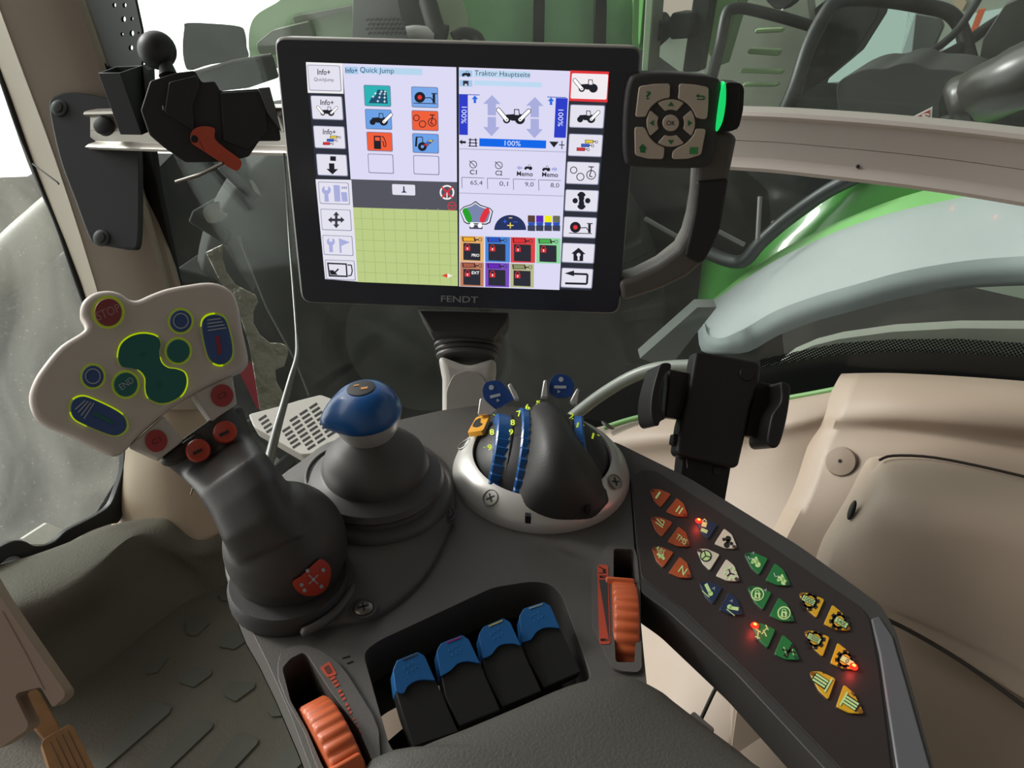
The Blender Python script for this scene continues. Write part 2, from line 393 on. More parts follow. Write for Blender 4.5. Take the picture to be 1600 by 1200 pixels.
# small pictograms
PG([(521-5, 244), (521+4, 244.3), (521+4, 251.5), (521-5, 251)], DK, 3); PG([(514, 255), (522.5, 255.3), (522.7, 264), (528.5, 264.2), (519.6, 272.5), (510, 263.6), (514.5, 263.8)], DK, 3)
PG([(576, 161), (581, 152), (587, 149), (590, 140), (604, 141), (606, 162)], '#22506e', 3)
for i, (x, y) in enumerate([(596, 143), (602, 143), (586.5, 146), (594, 146.5), (601, 147), (583, 151), (593, 152), (601, 152.5), (590.5, 158), (601, 158.5)]):
    LN([(x-2, y), (x+2, y)], .9, '#e8f4f6', 3.5); LN([(x, y-2), (x, y+2)], .9, '#e8f4f6', 3.5)
def pump(x, y, L):
    RI(x-8, y, 8.5, 5, DK, '#e2383c', L); LN([(x-18, y+9), (x+18, y+10)], 1.2, DK, L); LN([(x, y+1), (x+9, y+.5), (x+13, y+6)], 1.4, DK, L)
    LN([(x+14, y-5), (x+14, y+9)], 4, DK, L); LN([(x+10, y-6), (x+19, y-5.6)], 1.5, DK, L)
pump(664, 152, 3); pump(907, 355, 3)
def motor(x, y, L, bgc, k=1):
    RI(x-14*k, y-5*k, 5.4*k, 1.3, DK, bgc, L); RI(x-4*k, y+5*k, 6*k, 1.3, DK, bgc, L+1)
    RI(x+12*k, y+2*k, 7.2*k, 1.3, DK, bgc, L); LN([(x+8*k, y-10*k), (x+16*k, y-9.6*k)], 1.6, DK, L+1); LN([(x+12.5*k, y-9*k), (x+12*k, y-4*k), (x+9.5*k, y+4*k), (x+14*k, y+5*k)], 1.5, DK, L+1.5)
motor(664, 189, 3, '#f0613c', .95); motor(911, 271, 3, WHI, 1.05)
PG([(584, 212), (595, 212.3), (595.5, 233), (584.5, 232.5)], DK, 3); PG([(586, 214), (593.3, 214.3), (593.5, 220), (586.2, 219.6)], '#f0603c', 3.3)
LN(cr([(596, 213.5), (599, 214), (602.5, 222), (603, 228), (600, 228.5), (599, 222), (596.5, 221)], 4, False), 1.4, DK, 3)
RI(660, 229, 7, 4.5, DK, '#6ea2ea', 3); LN([(650, 214), (660, 214), (661, 226)], 1.3, DK, 3); LN([(651, 214), (650, 229)], 3, DK, 3); cyls(668, 223, .55, 4)
SQ = '#a9aedd'
def wrench(x, y, L, s=1, hx=SQ):
    DI(x, y-6*s, 7*s, hx, L); PG([(x-3*s, y-14*s), (x+3*s, y-14*s), (x+2.4*s, y-6*s), (x-2.4*s, y-6*s)], WHI, L+.3); PG([(x-3.2*s, y-1), (x+3*s, y-1), (x+4*s, y+12*s), (x-2.5*s, y+12*s)], hx, L)
wrench(510, 303, 3); PG([(521, 289), (531, 289.5), (532, 315), (523, 314.7)], SQ, 3); PG([(533, 300), (542, 300.3), (543.5, 315), (534.5, 314.6)], SQ, 3)
for k in range(3): R(534+k*3, 291.5, 536+k*3, 295, '#7f83b0', 3.2)
wrench(517, 383, 3, .9); PG([(529.5, 372), (547, 378.5), (533.5, 384), (534, 395), (531, 395)], SQ, 3)
for a in range(4):
    c, s_ = cos(a*pi/2), sin(a*pi/2); q = lambda u, v: (525.5+u*c-v*s_, 343.5+u*s_+v*c)
    PG([q(0, -2), q(7, -2), q(7, -5), q(13, 0), q(7, 5), q(7, 2), q(0, 2)], '#3b3c44', 3)
PG([(511, 410), (542, 411.4), (543.5, 433), (514, 432)], DK, 3); PG([(513.4, 412.5), (540, 413.6), (541, 430.5), (516, 429.6)], WHI, 3.3)
PG([(515, 422), (521, 422), (528, 429.5), (516.5, 429)], DK, 3.6); LN([(523, 426), (529, 420)], 2.4, DK, 3.6)
LN([(543, 414), (549, 414), (550.5, 423), (549, 430), (544, 431)], 1.8, DK, 3)
R(612.5, 287.5, 649, 305.5, '#e2e0ee', 2, 1); PG([(630, 291), (632, 291), (632.5, 298), (636, 301), (627, 301), (630, 298)], '#3d3f66', 3)
RI(698.5, 300.5, 11.5, 2.5, '#f4f1f4', '#55565f', 3); LN([(690, 292), (707, 309)], 2.6, '#d8343c', 4); LN([(707, 292), (690, 309)], 2.6, '#d8343c', 4); RI(698.5, 300.5, 7.5, 1.6, '#f4f1f4', '#55565f', 3.3); LN([(698.5, 300.5), (698.5, 309)], 1.6, '#f4f1f4', 4)
RI(706, 322, 7, 1.5, '#c43b42', '#55565f', 3); LN([(699.5, 321), (712.5, 321.4)], 1.4, '#c43b42', 4); LN([(706, 322), (706, 328)], 1.4, '#c43b42', 4)
for k in range(9):
    x0, x1 = 564+k*17.2, 571+k*16.7; LN([(x0, 325.5), (x1, 439.8+k*.72)], .7, '#a2b274', 2)
for k in range(6): LN([(553+k*1.3, 341+k*16.8), (715, 345.5+k*17.3)], .7, '#a2b274', 2)
PG([(690, 430.5), (699, 427), (699, 434)], '#d9482c', 3); PG([(699, 427), (708, 431), (699, 434)], '#f2efe0', 3)
# right pane
R(718, 109.5, 738, 120.5, '#a3c8e8', 1.5); tractor(728, 116, .45, '#a3c8e8', 2); R(718, 125, 738, 135.5, '#a3c8e8', 1.5); R(723.5, 126, 732, 134, '#2b3040', 2); R(726, 131, 730, 134, '#d0d4e0', 2.5)
R(741, 109.5, 828, 123, '#bdd9ef', 1.5); TX(785, 116.5, 87, 10.5, 'Traktor Hauptseite', '#2c3c60', 2.2); R(741, 125.5, 846, 136.5, '#bddaf3', 1.5)
BLUI = '#2f3fc8'
R(717.2, 147.5, 731, 211, BLUI, 2); R(868.5, 153, 884, 215.5, BLUI, 2)
LN([(717, 147.5), (749.5, 148.3)], 1.2, '#2a55b8', 2); LN([(855, 151.5), (885, 152.5)], 1.2, '#2a55b8', 2)
for x in (742, 861): PG([(x-2, 161+(x > 800)*3), (x-2, 155+(x > 800)*3), (x-5, 155+(x > 800)*3), (x, 149+(x > 800)*3), (x+5, 155+(x > 800)*3), (x+2, 155+(x > 800)*3), (x+2, 161+(x > 800)*3)], '#2a6fe0', 2)
TX(725, 180, 26, 8, '100%', '#dfe6ff', 3, ang=92); TX(876, 184.5, 26, 8, '100%', '#dfe6ff', 3, ang=92)
R(749, 216, 853, 232, '#1668e8', 2); TX(801, 224, 25, 8, '100%', '#d8e8ff', 3)
for x, y0 in ((769, 148.5), (836, 151.5)):
    PG([(x, y0), (x+13, y0+14), (x+6, y0+14), (x+6, y0+32), (x-7, y0+31.5), (x-7, y0+14), (x-14, y0+13.5)], SQ, 2)
    PG([(x-7, y0+34), (x+6, y0+34.5), (x+6, y0+50), (x+12, y0+50.5), (x-1, y0+64.5), (x-14, y0+50), (x-7, y0+50)], SQ, 2)
tractor(802, 184, 1.15, BGW, 4, 1, 1)
PG([(717.5, 221.5), (722, 218), (722, 220.3), (728, 220.5), (728, 224), (722, 223.8), (722, 226)], DK, 3)
for k in range(3): LN([(732, 218+k*5), (746, 218.5+k*5)], 1.5, DK, 3)
LN([(735, 216), (734, 229)], 1.8, DK, 3); LN([(743, 216), (744, 229)], 1.8, DK, 3)
PG([(858, 221), (873, 221.5), (865.5, 230.5)], DK, 3); LN([(878, 220), (878, 233)], 1.4, DK, 3); LN([(873.5, 226.3), (882, 226.6)], 1.4, DK, 3)
LN([(717, 232.5), (885, 237.5)], .8, '#8f92a8', 2); LN([(717, 301.5), (880, 306.3)], .8, '#8f92a8', 2)
for x, s in ((739.5, 'C1'), (779.5, 'C2'), (820, 'Memo'), (859.5, 'Memo')):
    y = 269+(x-740)*.033; TX(x, y, 11 if len(s) < 3 else 25, 7.5, s, DK, 3, bold=.016)
    if len(s) < 3: RI(x, y-12, 6, 1.2, '#44465a', BGW, 3); LN([(x-6, y-18), (x+3, y-9)], 1.2, '#44465a', 4)
    x0 = x-18; y1 = y+8
    LN([(x0, y1), (x0+35, y1+1.2)], 1, '#777a92', 2); LN([(x0, y1), (x0+.5, y1+17)], 1, '#777a92', 2)
tractor(825, 262, .42, BGW, 3); PG([(807, 262), (812, 258.5), (812, 260.5), (816, 260.6), (816, 264), (812, 263.9), (812, 266)], SQ, 3)
tractor(853, 264, .42, BGW, 3); PG([(871.5, 264.5), (867, 260.5), (867, 262.3), (862, 262.2), (862, 266), (867, 266.2), (867, 268)], SQ, 3)
for x, y, s in ((744.5, 286, '65,4'), (787, 287.5, '0,1'), (827, 288.5, '9,0'), (867, 290, '8,0')): TX(x, y, 19 if len(s) > 3 else 13.5, 8, s, '#3b3d50', 3)
q = Z(700, 260, 5)
PG(q((90, 345), (120, 315), (180, 295), (215, 270), (255, 300), (330, 325), (352, 350), (330, 440), (300, 455), (150, 450), (125, 435)), '#1d2433', 3)
PG(q((96, 348), (122, 322), (182, 302), (215, 280), (250, 307), (325, 330), (344, 352), (322, 433), (298, 446), (152, 442), (130, 428)), '#e8ebf4', 3.3)
PG(q((110, 350), (128, 328), (184, 310), (215, 290), (248, 314), (318, 338), (332, 356), (312, 425), (292, 438), (158, 434), (140, 420)), '#7a86ac', 3.6)
PG(cr(q((115, 345), (135, 325), (160, 340), (188, 410), (170, 440), (148, 425)), 4), '#2aa02c', 4); PG(cr(q((325, 345), (305, 325), (278, 345), (248, 415), (268, 440), (290, 425)), 4), '#e03440', 4)
PG(q((168, 455), (270, 458), (270, 490), (168, 488)), '#4b4e60', 3.3); DI(*q((187, 458))[0], 3.6, '#ffffff', 4); DI(*q((250, 462))[0], 3.6, '#ffffff', 4)
PG([q((486+125*cos(a), 495-118*sin(a)+2))[0] for a in [pi*i/16 for i in range(17)]], '#2a3560', 3)
TX(*q((445, 430))[0], 6, 6, '+', '#3d6cf0', 4); LN(q((510, 433), (545, 434)), .8, '#3d6cf0', 4); LN(q((475, 401), (502, 402)), 1.2, '#f0e27a', 4)
LN(q((462, 460), (512, 461)), 1.6, '#f0d860', 4); LN(q((487, 438), (487, 484)), 1.6, '#f0d860', 4)
for k, c in enumerate(('#5a4136', '#5a2bb4', '#f0ea1c', '#6a6c5a')):
    x = 624+k*65; PG(q((x, 382+k), (x+56, 383+k), (x+56, 436), (x, 435)), c, 3); PG(q((x, 436), (x+56, 436), (x+52, 462), (x+4, 461)), '#2f55b8', 3); PG(q((x-2, 461), (x+58, 462), (x+56, 505), (x-2, 503)), '#3d4258', 3)
SPOOL = [(95, 542, 280, 742, '#e7b271', '#f0b030', 'PRIO', 0), (291, 547, 486, 746, '#4a86d8', '#2b55c8', '', 0), (490, 552, 682, 750, '#dc4548', '#e2343a', '', 0), (690, 557, 880, 755, '#8fd6a0', '#4fae52', '', 0),
         (95, 745, 280, 935, '#c08060', '#a8604a', 'EXT', 1), (291, 750, 480, 940, '#7a4fc0', '#6a2cc0', '', 0), (487, 757, 672, 943, '#b9b98e', '#8f9468', '', 0)]
for x0, y0, x1, y1, c, c2, s, hi in SPOOL:
    PG(q((x0, y0), (x1, y0+5), (x1-2, y1+4), (x0, y1)), c, 3)
    PG(q((x0+25, y0+55), (x0+158, y0+60), (x0+158, y1-6), (x0+25, y1-12)), '#2e2f38', 3.4)
    PG(q((x0+14, y0+8), (x0+115, y0+10), (x0+125, y0+45), (x0+20, y0+45)), '#3a2a30', 3.4); PG(q((x0+24, y0+12), (x0+106, y0+14), (x0+112, y0+40), (x0+28, y0+40)), c2, 3.8)
    LN(q((x0+115, y0+30), (x0+145, y0+30)), 1.8, '#2a2a30', 3.8); RI(*q((x0+156, y0+30))[0], 2.9, .8, '#2a2a30', c, 4)
    PG(q((x0+36, y0+82), (x0+78, y0+83), (x0+78, y0+116), (x0+36, y0+115)), '#d83238', 4); RI(*q((x0+57, y0+78))[0], 3.2, 1, '#d83238', '#2e2f38', 3.8); LN(q((x0+57, y0+90), (x0+57, y0+108)), 1.4, '#ffffff', 4.5)
    if s: TX(*q((x0+120, y0+(86 if hi else 152)))[0], 12, 4.6, s, '#ffffff', 4.5, bold=.016)
# yin-yang, house and return pictograms
x, y = 908.5, 313.5
PG([(x+7.5*cos(t)*(1.15 if abs(sin(t)) > .6 else .62), y+14*sin(t)) for t in [2*pi*i/28 for i in range(28)]], DK, 3)
for sx in (-1, 1): DI(x+sx*9.5, y, 6, WHI, 3.5); DI(x+sx*9.8, y, 4.2, DK, 4)
PG([(904, 387), (915, 397), (911.5, 397), (911, 408), (896, 407.5), (896, 396.5), (892.5, 396.3)], DK, 3); PG([(902.5, 399), (905.5, 399), (905.5, 406.5), (902.5, 406.5)], WHI, 3.5); DI(904, 398, 3, WHI, 3.5)
LN([(893, 427.5), (918, 428.5), (917, 443.5), (883, 442.5)], 3.2, DK, 3); PG([(882, 427), (897, 422.5), (897, 431.5)], DK, 3)
ui.text(UI, 718, 467.5, 58, 10, 'FENDT', pm('logo_grey', '#8a8b8c', .4), off=.0001, ang=2, bold=.016)
ui.build('screen_image', T, smooth=1)
# grab handle and key pad beside the screen
z6 = Z(960, 60, 2.857)
HB = pm('handle_plastic', '#55524d', .45, bump=.15, scale=700)
mb = MB(); hd = z6((548, 455), (512, 630), (474, 850), (440, 930), (400, 1000), (325, 1066), (200, 1125), (35, 1178), (20, 1085), (95, 1065), (200, 1012), (285, 945), (320, 880), (342, 800), (358, 700), (368, 570), (420, 400), (540, 430))
mb.plate(M, hd, -.024, .004, HB); mb.build('grab_handle', T, .004, 3)
mb = MB(); mb.plate(M, z6((512, 628), (474, 850), (440, 930), (402, 998), (375, 1010), (314, 972), (336, 880), (358, 780), (372, 640)), -.002, .007, BLK)
lab(mb.build('handle_grip', T, .002, 3), 'black ribbed grip insert')
mb = MB(); KP = M.off(.010)
kp = cr(z6((60, 200), (92, 162), (200, 152), (330, 158), (440, 172), (478, 205), (470, 330), (456, 450), (430, 560), (350, 582), (200, 580), (70, 572), (44, 540), (38, 440), (44, 300)), 4)
mb.plate(M, kp, -.016, .010, COND); mb.build('keypad_housing', T, .003, 3)
mb = MB(); mb.plate(M, rnd(z6((495, 195), (565, 200), (580, 225), (575, 320), (556, 400), (520, 416), (458, 418), (478, 380), (492, 300)), 8), -.012, .012, BLK2)
for k in range(9):
    x = 500+k*7.5; mb.line(M.off(.012), z6((x, 206+k), (x-14, 408)), .8, BLK, off=.0006, t=.0006)
lab(mb.build('scroll_wheel', T, .002, 3), 'ribbed black scroll wheel')
mb = MB(); mb.plate(M, cr(z6((491, 196), (498, 215), (497, 290), (483, 370), (462, 412), (456, 405), (464, 330), (478, 240)), 4), .004, .0135, glow('green_light_lens', '#10c060', 1.0))
lab(mb.build('light_strip', T), 'glowing green light strip')
GB = pm('beige_key_plastic', '#b8aa99', .4, var=.02); KG = pm('green_print', '#1f6b3a', .5)
cx, cy = 1048.3, 192.3
def arcp(r, a0, a1, n=8): return [(cx+r*cos(radians(a0+(a1-a0)*i/n)), cy-r*.98*sin(radians(a0+(a1-a0)*i/n))) for i in range(n+1)]
ks = [('key', z6((93, 352), (110, 214), (180, 203), (250, 202), (248, 246))+arcp(40, 92, 166), '?', (1013, 149), 'corner key printed with a question mark'),
      ('key', z6((288, 202), (360, 206), (422, 218), (420, 300), (414, 361), (388, 361))+arcp(40, 13, 74)+z6((288, 240)), 'back', (1095, 151.5), 'corner key printed with a return arrow'),
      ('key', z6((220, 540), (150, 538), (92, 522), (90, 396), (132, 396))+arcp(40, 196, 256), 'home', (1004.5, 233), 'corner key printed with a green house'),
      ('key', z6((257, 540), (330, 538), (388, 520), (410, 404), (372, 403))+arcp(40, 346, 290)+z6((260, 505)), 'sq', (1084, 235.5), 'corner key printed with a green square')]
for nm, P, s, (tx, ty), l in ks:
    mb = MB(); mb.plate(KP, rnd(P, 4, 2), -.0005, .0016, GB); K = KP.off(.0016); kk = lab(mb.build(nm, T, .0006, 2), l); mb = MB()
    if s == '?': mb.text(K, tx, ty, 8, 13, '?', KG, .0001, 2, bold=.02)
    elif s == 'back': mb.line(K, [(1088, 150), (1100, 150.5), (1100, 155.5), (1089, 155)], 2, KG, .0002, .0001); mb.plate(K, [(1087, 150), (1092, 146.5), (1092, 153)], 0, .0002, KG)
    elif s == 'home': mb.plate(K, [(1004, 225), (1011, 232), (1009, 232), (1008, 239), (1000, 238), (1000, 232), (998, 231)], 0, .0002, KG)
    else: mb.plate(K, [(1078, 230), (1091, 230), (1090, 241), (1077, 241)], 0, .0002, pm('green_key_print', '#3e8a4c', .5))
    lab(mb.build('symbol', kk), 'dark green symbol')
for k, (a, l) in enumerate(((90, 'up'), (0, 'right'), (-90, 'down'), (180, 'left'))):
    mb = MB(); P = arcp(38, a-33, a+33, 8)+arcp(21, a+26, a-26, 6); mb.plate(KP, rnd(P, 2, 2), -.0005, .0014, GB); kk = lab(mb.build('key', T, .0005, 2), 'arrow key pointing '+l); mb = MB()
    c, s_ = cos(radians(a)), -sin(radians(a)); x, y = cx+28.5*c, cy+28.5*s_
    mb.plate(KP.off(.0014), [(x+5*c, y+5*s_), (x-2*c-5*s_, y-2*s_+5*c), (x-2*c+5*s_, y-2*s_-5*c)], 0, .0002, KG)
    lab(mb.build('symbol', kk), 'small green arrow')
mb = MB(); mb.plate(KP, circ(cx, cy, 13, 30), -.0005, .0018, GB); kk = lab(mb.build('key', T, .0005, 2), 'round OK key'); mb = MB(); mb.text(KP.off(.0018), cx, cy, 14, 7.5, 'OK', pm('dark_print', '#2c2c28', .5), .0001, 2, bold=.012)
lab(mb.build('symbol', kk), 'dark OK lettering')
# ---- post under the terminal
pb = A.hit(728, 668)
PO = thing('terminal_post', V((pb.x, pb.y+.02, ZA-.05)), 'pale grey post with a black ribbed rubber collar under the terminal', 'post')
top = M.w(.128, .0, -.012); base = V((pb.x, pb.y+.03, ZA-.05)); dv = (top-base)
mb = MB(); bm = bmesh.new()
PF = Fr(at(735, 600, .63), _r, -_f+_u*.2)
mb.plate(PF, cr([(683, 552), (690, 590), (690, 700), (770, 700), (771, 600), (776, 556), (730, 570)], 1), -.035, 0, pm('post_plastic', '#b4b0a8', .45, bump=.1, scale=500))
mb.build('post_column', PO, .007, 4)
mb = MB(); mb.plate(PF, rnd([(697, 700), (697, 610), (708, 585), (730, 578), (752, 584), (765, 606), (765, 700)], 8), 0, .0012, pm('post_panel', '#9b978f', .5)); mb.build('front_recess', PO, .001, 2)
mb = MB(); 
for k, (yy, hw) in enumerate(((524, 57), (532, 55.5), (540, 53.5), (548, 51), (556, 49))):
    c = PF.hit(731-k*.5, yy, -.016); rr = hw*.63/1200
    mb.lathe(c, PF.V+_f*.25, [(rr*.93, -.0025), (rr, -.001), (rr, .001), (rr*.93, .0025)], RUB if k % 2 == 0 else COND, 40, ux=_r, sy=.55)
mb.build('rubber_collar', PO, 0)
mb = MB(); mb.plate(PF.off(.006), [(652, 483), (796, 487), (793, 500), (772, 528), (674, 521)], -.035, .002, COND); mb.build('swivel_bracket', PO, .002, 2)
# ================================================================ ARMREST CONSOLE
z7 = Z(560, 840, 3.3333); z8 = Z(400, 980, 5.4545); z7c = Z(840, 820, 4.6136)
AC = thing('armrest_console', V((-.02, .33, ZA-.07)), 'dark grey plastic armrest console carrying the joystick, dial and switches', 'console')
slotL = rnd(z8((230, 372), (300, 290), (400, 240), (440, 262), (640, 570), (880, 900), (1000, 1180), (1180, 1560), (760, 1560), (560, 1180), (440, 900), (300, 650)), 5, 3)
slotR = rnd(z7c((545, 190), (690, 195), (712, 360), (703, 1010), (560, 1010), (545, 700)), 5, 3)
well = rnd(z7((25, 600), (100, 540), (700, 260), (900, 228), (1000, 240), (1060, 300), (1215, 730), (1150, 770), (300, 1165), (230, 1165), (160, 1080)), 12, 3)
main = [(352, 868), (360, 920), (372, 950), (393, 985), (420, 1040), (455, 1120), (500, 1240), (560, 1430), (640, 1560), (900, 1560), (1090, 1300), (1012, 1082), (1004, 1000), (992, 860), (985, 760), (975, 725), (940, 690), (900, 660), (850, 640), (790, 634), (740, 634), (690, 641), (620, 657), (545, 682), (490, 706), (440, 745), (380, 790)]
mb = MB(); mb.plate(A, main, -.03, 0, CON, [slotL, slotR, well])
mb.build('console_top', AC, .003, 3)
mb = MB()   # flank sloping in below the top
bm = bmesh.new(); lo = [A.hit(x, y) for x, y in main]; cen = sum(lo, V())/len(lo)
r1 = [bm.verts.new(p+V((0, 0, -.03))+(p-cen)*.004) for p in lo]; r2 = [bm.verts.new(p+(cen-p)*.10+V((0, 0, -.085))) for p in lo]
for i in range(len(lo)): bm.faces.new((r1[i], r1[(i+1) % len(lo)], r2[(i+1) % len(lo)], r2[i]))
mb.join(bm, CON); mb.build('console_side', AC, .002)
mb = MB()
lobe = cr([(352, 868), (362, 925), (392, 968), (446, 988), (520, 980), (585, 968), (640, 930), (680, 880), (712, 800), (702, 745), (668, 704), (610, 682), (560, 686), (510, 697), (476, 722), (440, 748), (385, 795)], 4)
cg_ = A.hit(591, 775, .009); bm = bmesh.new(); rings = []
for t_, z_ in ((0, -.004), (0, .0006), (.012, .0026), (.035, .0036), (.10, .0042), (.25, .0058), (.45, .0082), (.65, .0100), (.85, .0112), (1, .0105)):
    R_ = []
    for x, y in lobe:
        p = A.hit(x, y); v = V((p.x-cg_.x, p.y-cg_.y, 0)); q = cg_+v.normalized()*min(.0435, v.length*.8); R_.append(bm.verts.new(V((p.x*(1-t_)+q.x*t_, p.y*(1-t_)+q.y*t_, ZA+z_))))
    rings.append(R_)
for a_, b_ in zip(rings, rings[1:]):
    for k in range(len(lobe)): bm.faces.new((a_[k], a_[(k+1) % len(lobe)], b_[(k+1) % len(lobe)], b_[k]))
bmesh.ops.recalc_face_normals(bm, faces=bm.faces[:]); mb.join(bm, CON); mb.build('lever_platform', AC, smooth=60)
cg = A.hit(591, 775, .009)
mb = MB(); mb.plate(A, circ(552, 748, 72, 40, ry=50), .0108, .0122, BLK2, at_off=.0115); mb.build('groove_shade', AC, .0)  # raised black disc paints the shade of the groove beside the boot
mb = MB(); mb.tube([A.hit(x, y, .0122) for x, y in circ(552, 748, 74, 24, ry=52, a0=radians(120), a1=radians(300))], .0012, CON, 8); mb.build('pocket_rim', AC)
mb = MB(); mb.tube(cr([tuple(A.hit(x, y, .0055)) for x, y in ((548, 800), (561, 850), (556, 905), (532, 948), (500, 975), (470, 990))], 5, False), [.001]+[.0026]*24+[.001], CON, 12); mb.build('platform_ridge', AC, smooth=70)
mb = MB(); jc = A.hit(452, 905, .009); mb.tube(cr([tuple(A.hit(x, y, .0046)) for x, y in ((379, 918), (392, 945), (415, 966), (442, 976), (466, 978))], 5, False), .0009, BLK2, 8); mb.build('seam', AC)
for x, y in ((568, 951), (695, 804)):
    c = A.hit(x, y, .0052); mb = MB(); mb.lathe(c, (0, 0, 1), [(.0075, 0), (.0075, .0006), (.0058, .0006), (.0055, 0)], COND, 24, capped=False); mb.lathe(c, (0, 0, 1), [(.0052, 0), (.0052, .001), (.004, .0018)], STEEL if x < 600 else COND, 20)
    F2 = Fr(c, (1, .4, 0), (0, 0, 1)); mb.box(F2, -.003, .003, -.0006, .0006, .0016, .0021, BLK2); mb.box(F2, -.0006, .0006, -.003, .003, .0016, .0021, BLK2)
    lab(mb.build('screw', AC), 'cross-head screw')
mb = MB(); mb.plate(A, [(590, 1045), (700, 960), (880, 905), (935, 1060), (640, 1190)], -.075, -.07, BLK2, at_off=-.005)
mb.build('switch_well', AC)
mb = MB()
for lp in (well, slotL, slotR):
    P = [A.hit(x, y) for x, y in lp]; bm = bmesh.new()
    a_ = [bm.verts.new(p+V((0, 0, -.029))) for p in P]; b_ = [bm.verts.new(p+V((0, 0, -.062))) for p in P]
    for i in range(len(P)):
        if lp is well and P[i].x < -.055 and False: continue
        bm.faces.new((a_[i], a_[(i+1) % len(P)], b_[(i+1) % len(P)], b_[i]))
    if lp is not well: bm.faces.new(b_)
    mb.join(bm, BLK2)
mb.build('switch_well_wall', AC)
# embossed plus and minus marks
for P in (((735, 260), (800, 240)), ((775, 305), (825, 285))): mb = MB(); mb.line(A, z8(*P), 1.2, COND, off=.0006, t=.0006); lab(mb.build('embossed_mark', AC), 'small raised bar')
mb = MB(); mb.line(A, z8((1120, 1140), (1180, 1110)), 1.4, COND, off=.0006, t=.0006); mb.line(A, z8((1140, 1090), (1165, 1150)), 1.4, COND, off=.0006, t=.0006); lab(mb.build('embossed_mark', AC), 'raised plus mark')
# thumb wheel surrounds
OR2 = pm('orange_print', '#b4452c', .5)
mb = MB(); oL = rnd(z8((190, 330), (215, 235), (330, 178), (430, 172), (560, 220), (700, 318), (790, 430), (1000, 770), (1050, 900), (1068, 1200), (1250, 1600), (700, 1600), (500, 1160), (420, 930), (270, 660), (190, 450)), 5, 3)
mb.plate(A, oL, -.001, .0022, CON, [slotL], at_off=0)
lab(mb.build('wheel_surround', AC, .001, 2), 'surround of the left thumb wheel'); 
mb = MB(); O2 = A.off(.0022)
mb.plate(O2, rnd(z8((545, 345), (625, 290), (690, 400), (610, 430)), 2, 2), 0, .0003, OR2); mb.plate(O2.off(.0003), rnd(z8((575, 345), (618, 318), (650, 380), (610, 400)), 2, 2), 0, .0002, pm('dark_red_print', '#5c2a20', .5))
bars = [(655, 435), (672, 465), (690, 495), (715, 545), (732, 578), (750, 612), (773, 660), (790, 695), (806, 728), (832, 782), (850, 812), (872, 850), (888, 888)]
for i, (x, y) in enumerate(bars):
    h = (46-i*2.9)/2; c, s_ = cos(radians(-30)), sin(radians(-30)); k = 11 if i < 9 else 7
    mb.plate(O2, z8((x-h*c-k*.45, y-h*s_-k), (x+h*c-k*.45, y+h*s_-k), (x+h*c+k*.45, y+h*s_+k*.7), (x-h*c+k*.45, y-h*s_+k*.7)), 0, .0003, OR2)
lab(mb.build('wheel_scale', AC), 'red tapering bar scale beside the left thumb wheel')
mb = MB(); oR = rnd(z7c((388, 400), (418, 292), (500, 160), (560, 133), (660, 140), (695, 180), (716, 250), (738, 500), (748, 1050), (720, 1082), (600, 1075), (540, 1050), (395, 760)), 5, 3)
mb.plate(A, oR, -.001, .0022, CON, [slotR], at_off=0)
lab(mb.build('wheel_surround', AC, .001, 2), 'surround of the right thumb wheel')
mb = MB(); mb.plate(O2, rnd(z7c((430, 298), (450, 285), (498, 290), (508, 300), (526, 848), (516, 858), (455, 860), (445, 850)), 1.5, 2), 0, .0003, OR2); O3 = O2.off(.0003)
mb.plate(O3, z7c((443, 396), (502, 394), (516, 840), (514, 838)), 0, .0002, COND)
mb.plate(O3, z7c((440, 302), (490, 330), (492, 322), (446, 300)), 0, .0002, BLK2); mb.line(O3, z7c((442, 346), (495, 346)), .8, BLK2, off=.0002, t=.0001); mb.plate(O3, [(x, y) for x, y in circ(944, 892, 2.6, 12)], 0, .0002, BLK2)
mb.text(O3, 942.5, 901, 11, 4.6, 'MAX', BLK2, .0002, 2, bold=.03); mb.text(O3, 943.5, 999.5, 10, 4.4, 'MIN', BLK2, .0002, 2, bold=.03)
lab(mb.build('wheel_scale', AC), 'red wedge scale marked MAX and MIN')
# ---- thumb wheels
def wheel(px0, px1, label, r=.034, wd=.0145, up=.0115, step=None, twist=0):
    p0, p1 = A.hit(*px0), A.hit(*px1); d = (p1-p0).normalized(); ax = d.cross(V((0, 0, 1))).normalized()
    c = (p0+p1)/2+V((0, 0, up-r))
    t = thing('thumb_wheel', c, label, 'thumb wheel', 'orange thumb wheels in the armrest')
    h = wd/2; n = 34; mb = MB()
    rib = lambda t_, hh: 1-.028*(abs(sin(t_*n/2))**3)
    mb.lathe(c, ax, [(r*.9, -h), (r*.975, -h+.0004), (r, -h+.0018), (r, h-.0018), (r*.975, h-.0004), (r*.9, h)], ORA, 204, ux=d, mod=rib)
    mb.build('wheel_rim', t, 0, smooth=50)
    if step:
        a = step; q = d*cos(a)+V((0, 0, 1))*sin(a); F3 = Fr(c+q*r*.9, ax, q); mb = MB(); mb.box(F3, -h+.001, h+.0035, -.008, .008, 0, r*.15, ORA); mb.build('finger_stop', t, .0012, 2)
    return t
wheel((486, 1092), (560, 1232), 'orange ribbed thumb wheel in the lower left slot beside the red bar scale', step=radians(48), up=.012)
wheel((973, 895), (980, 1030), 'orange ribbed thumb wheel beside the red MAX and MIN scale', up=.010, step=radians(140))
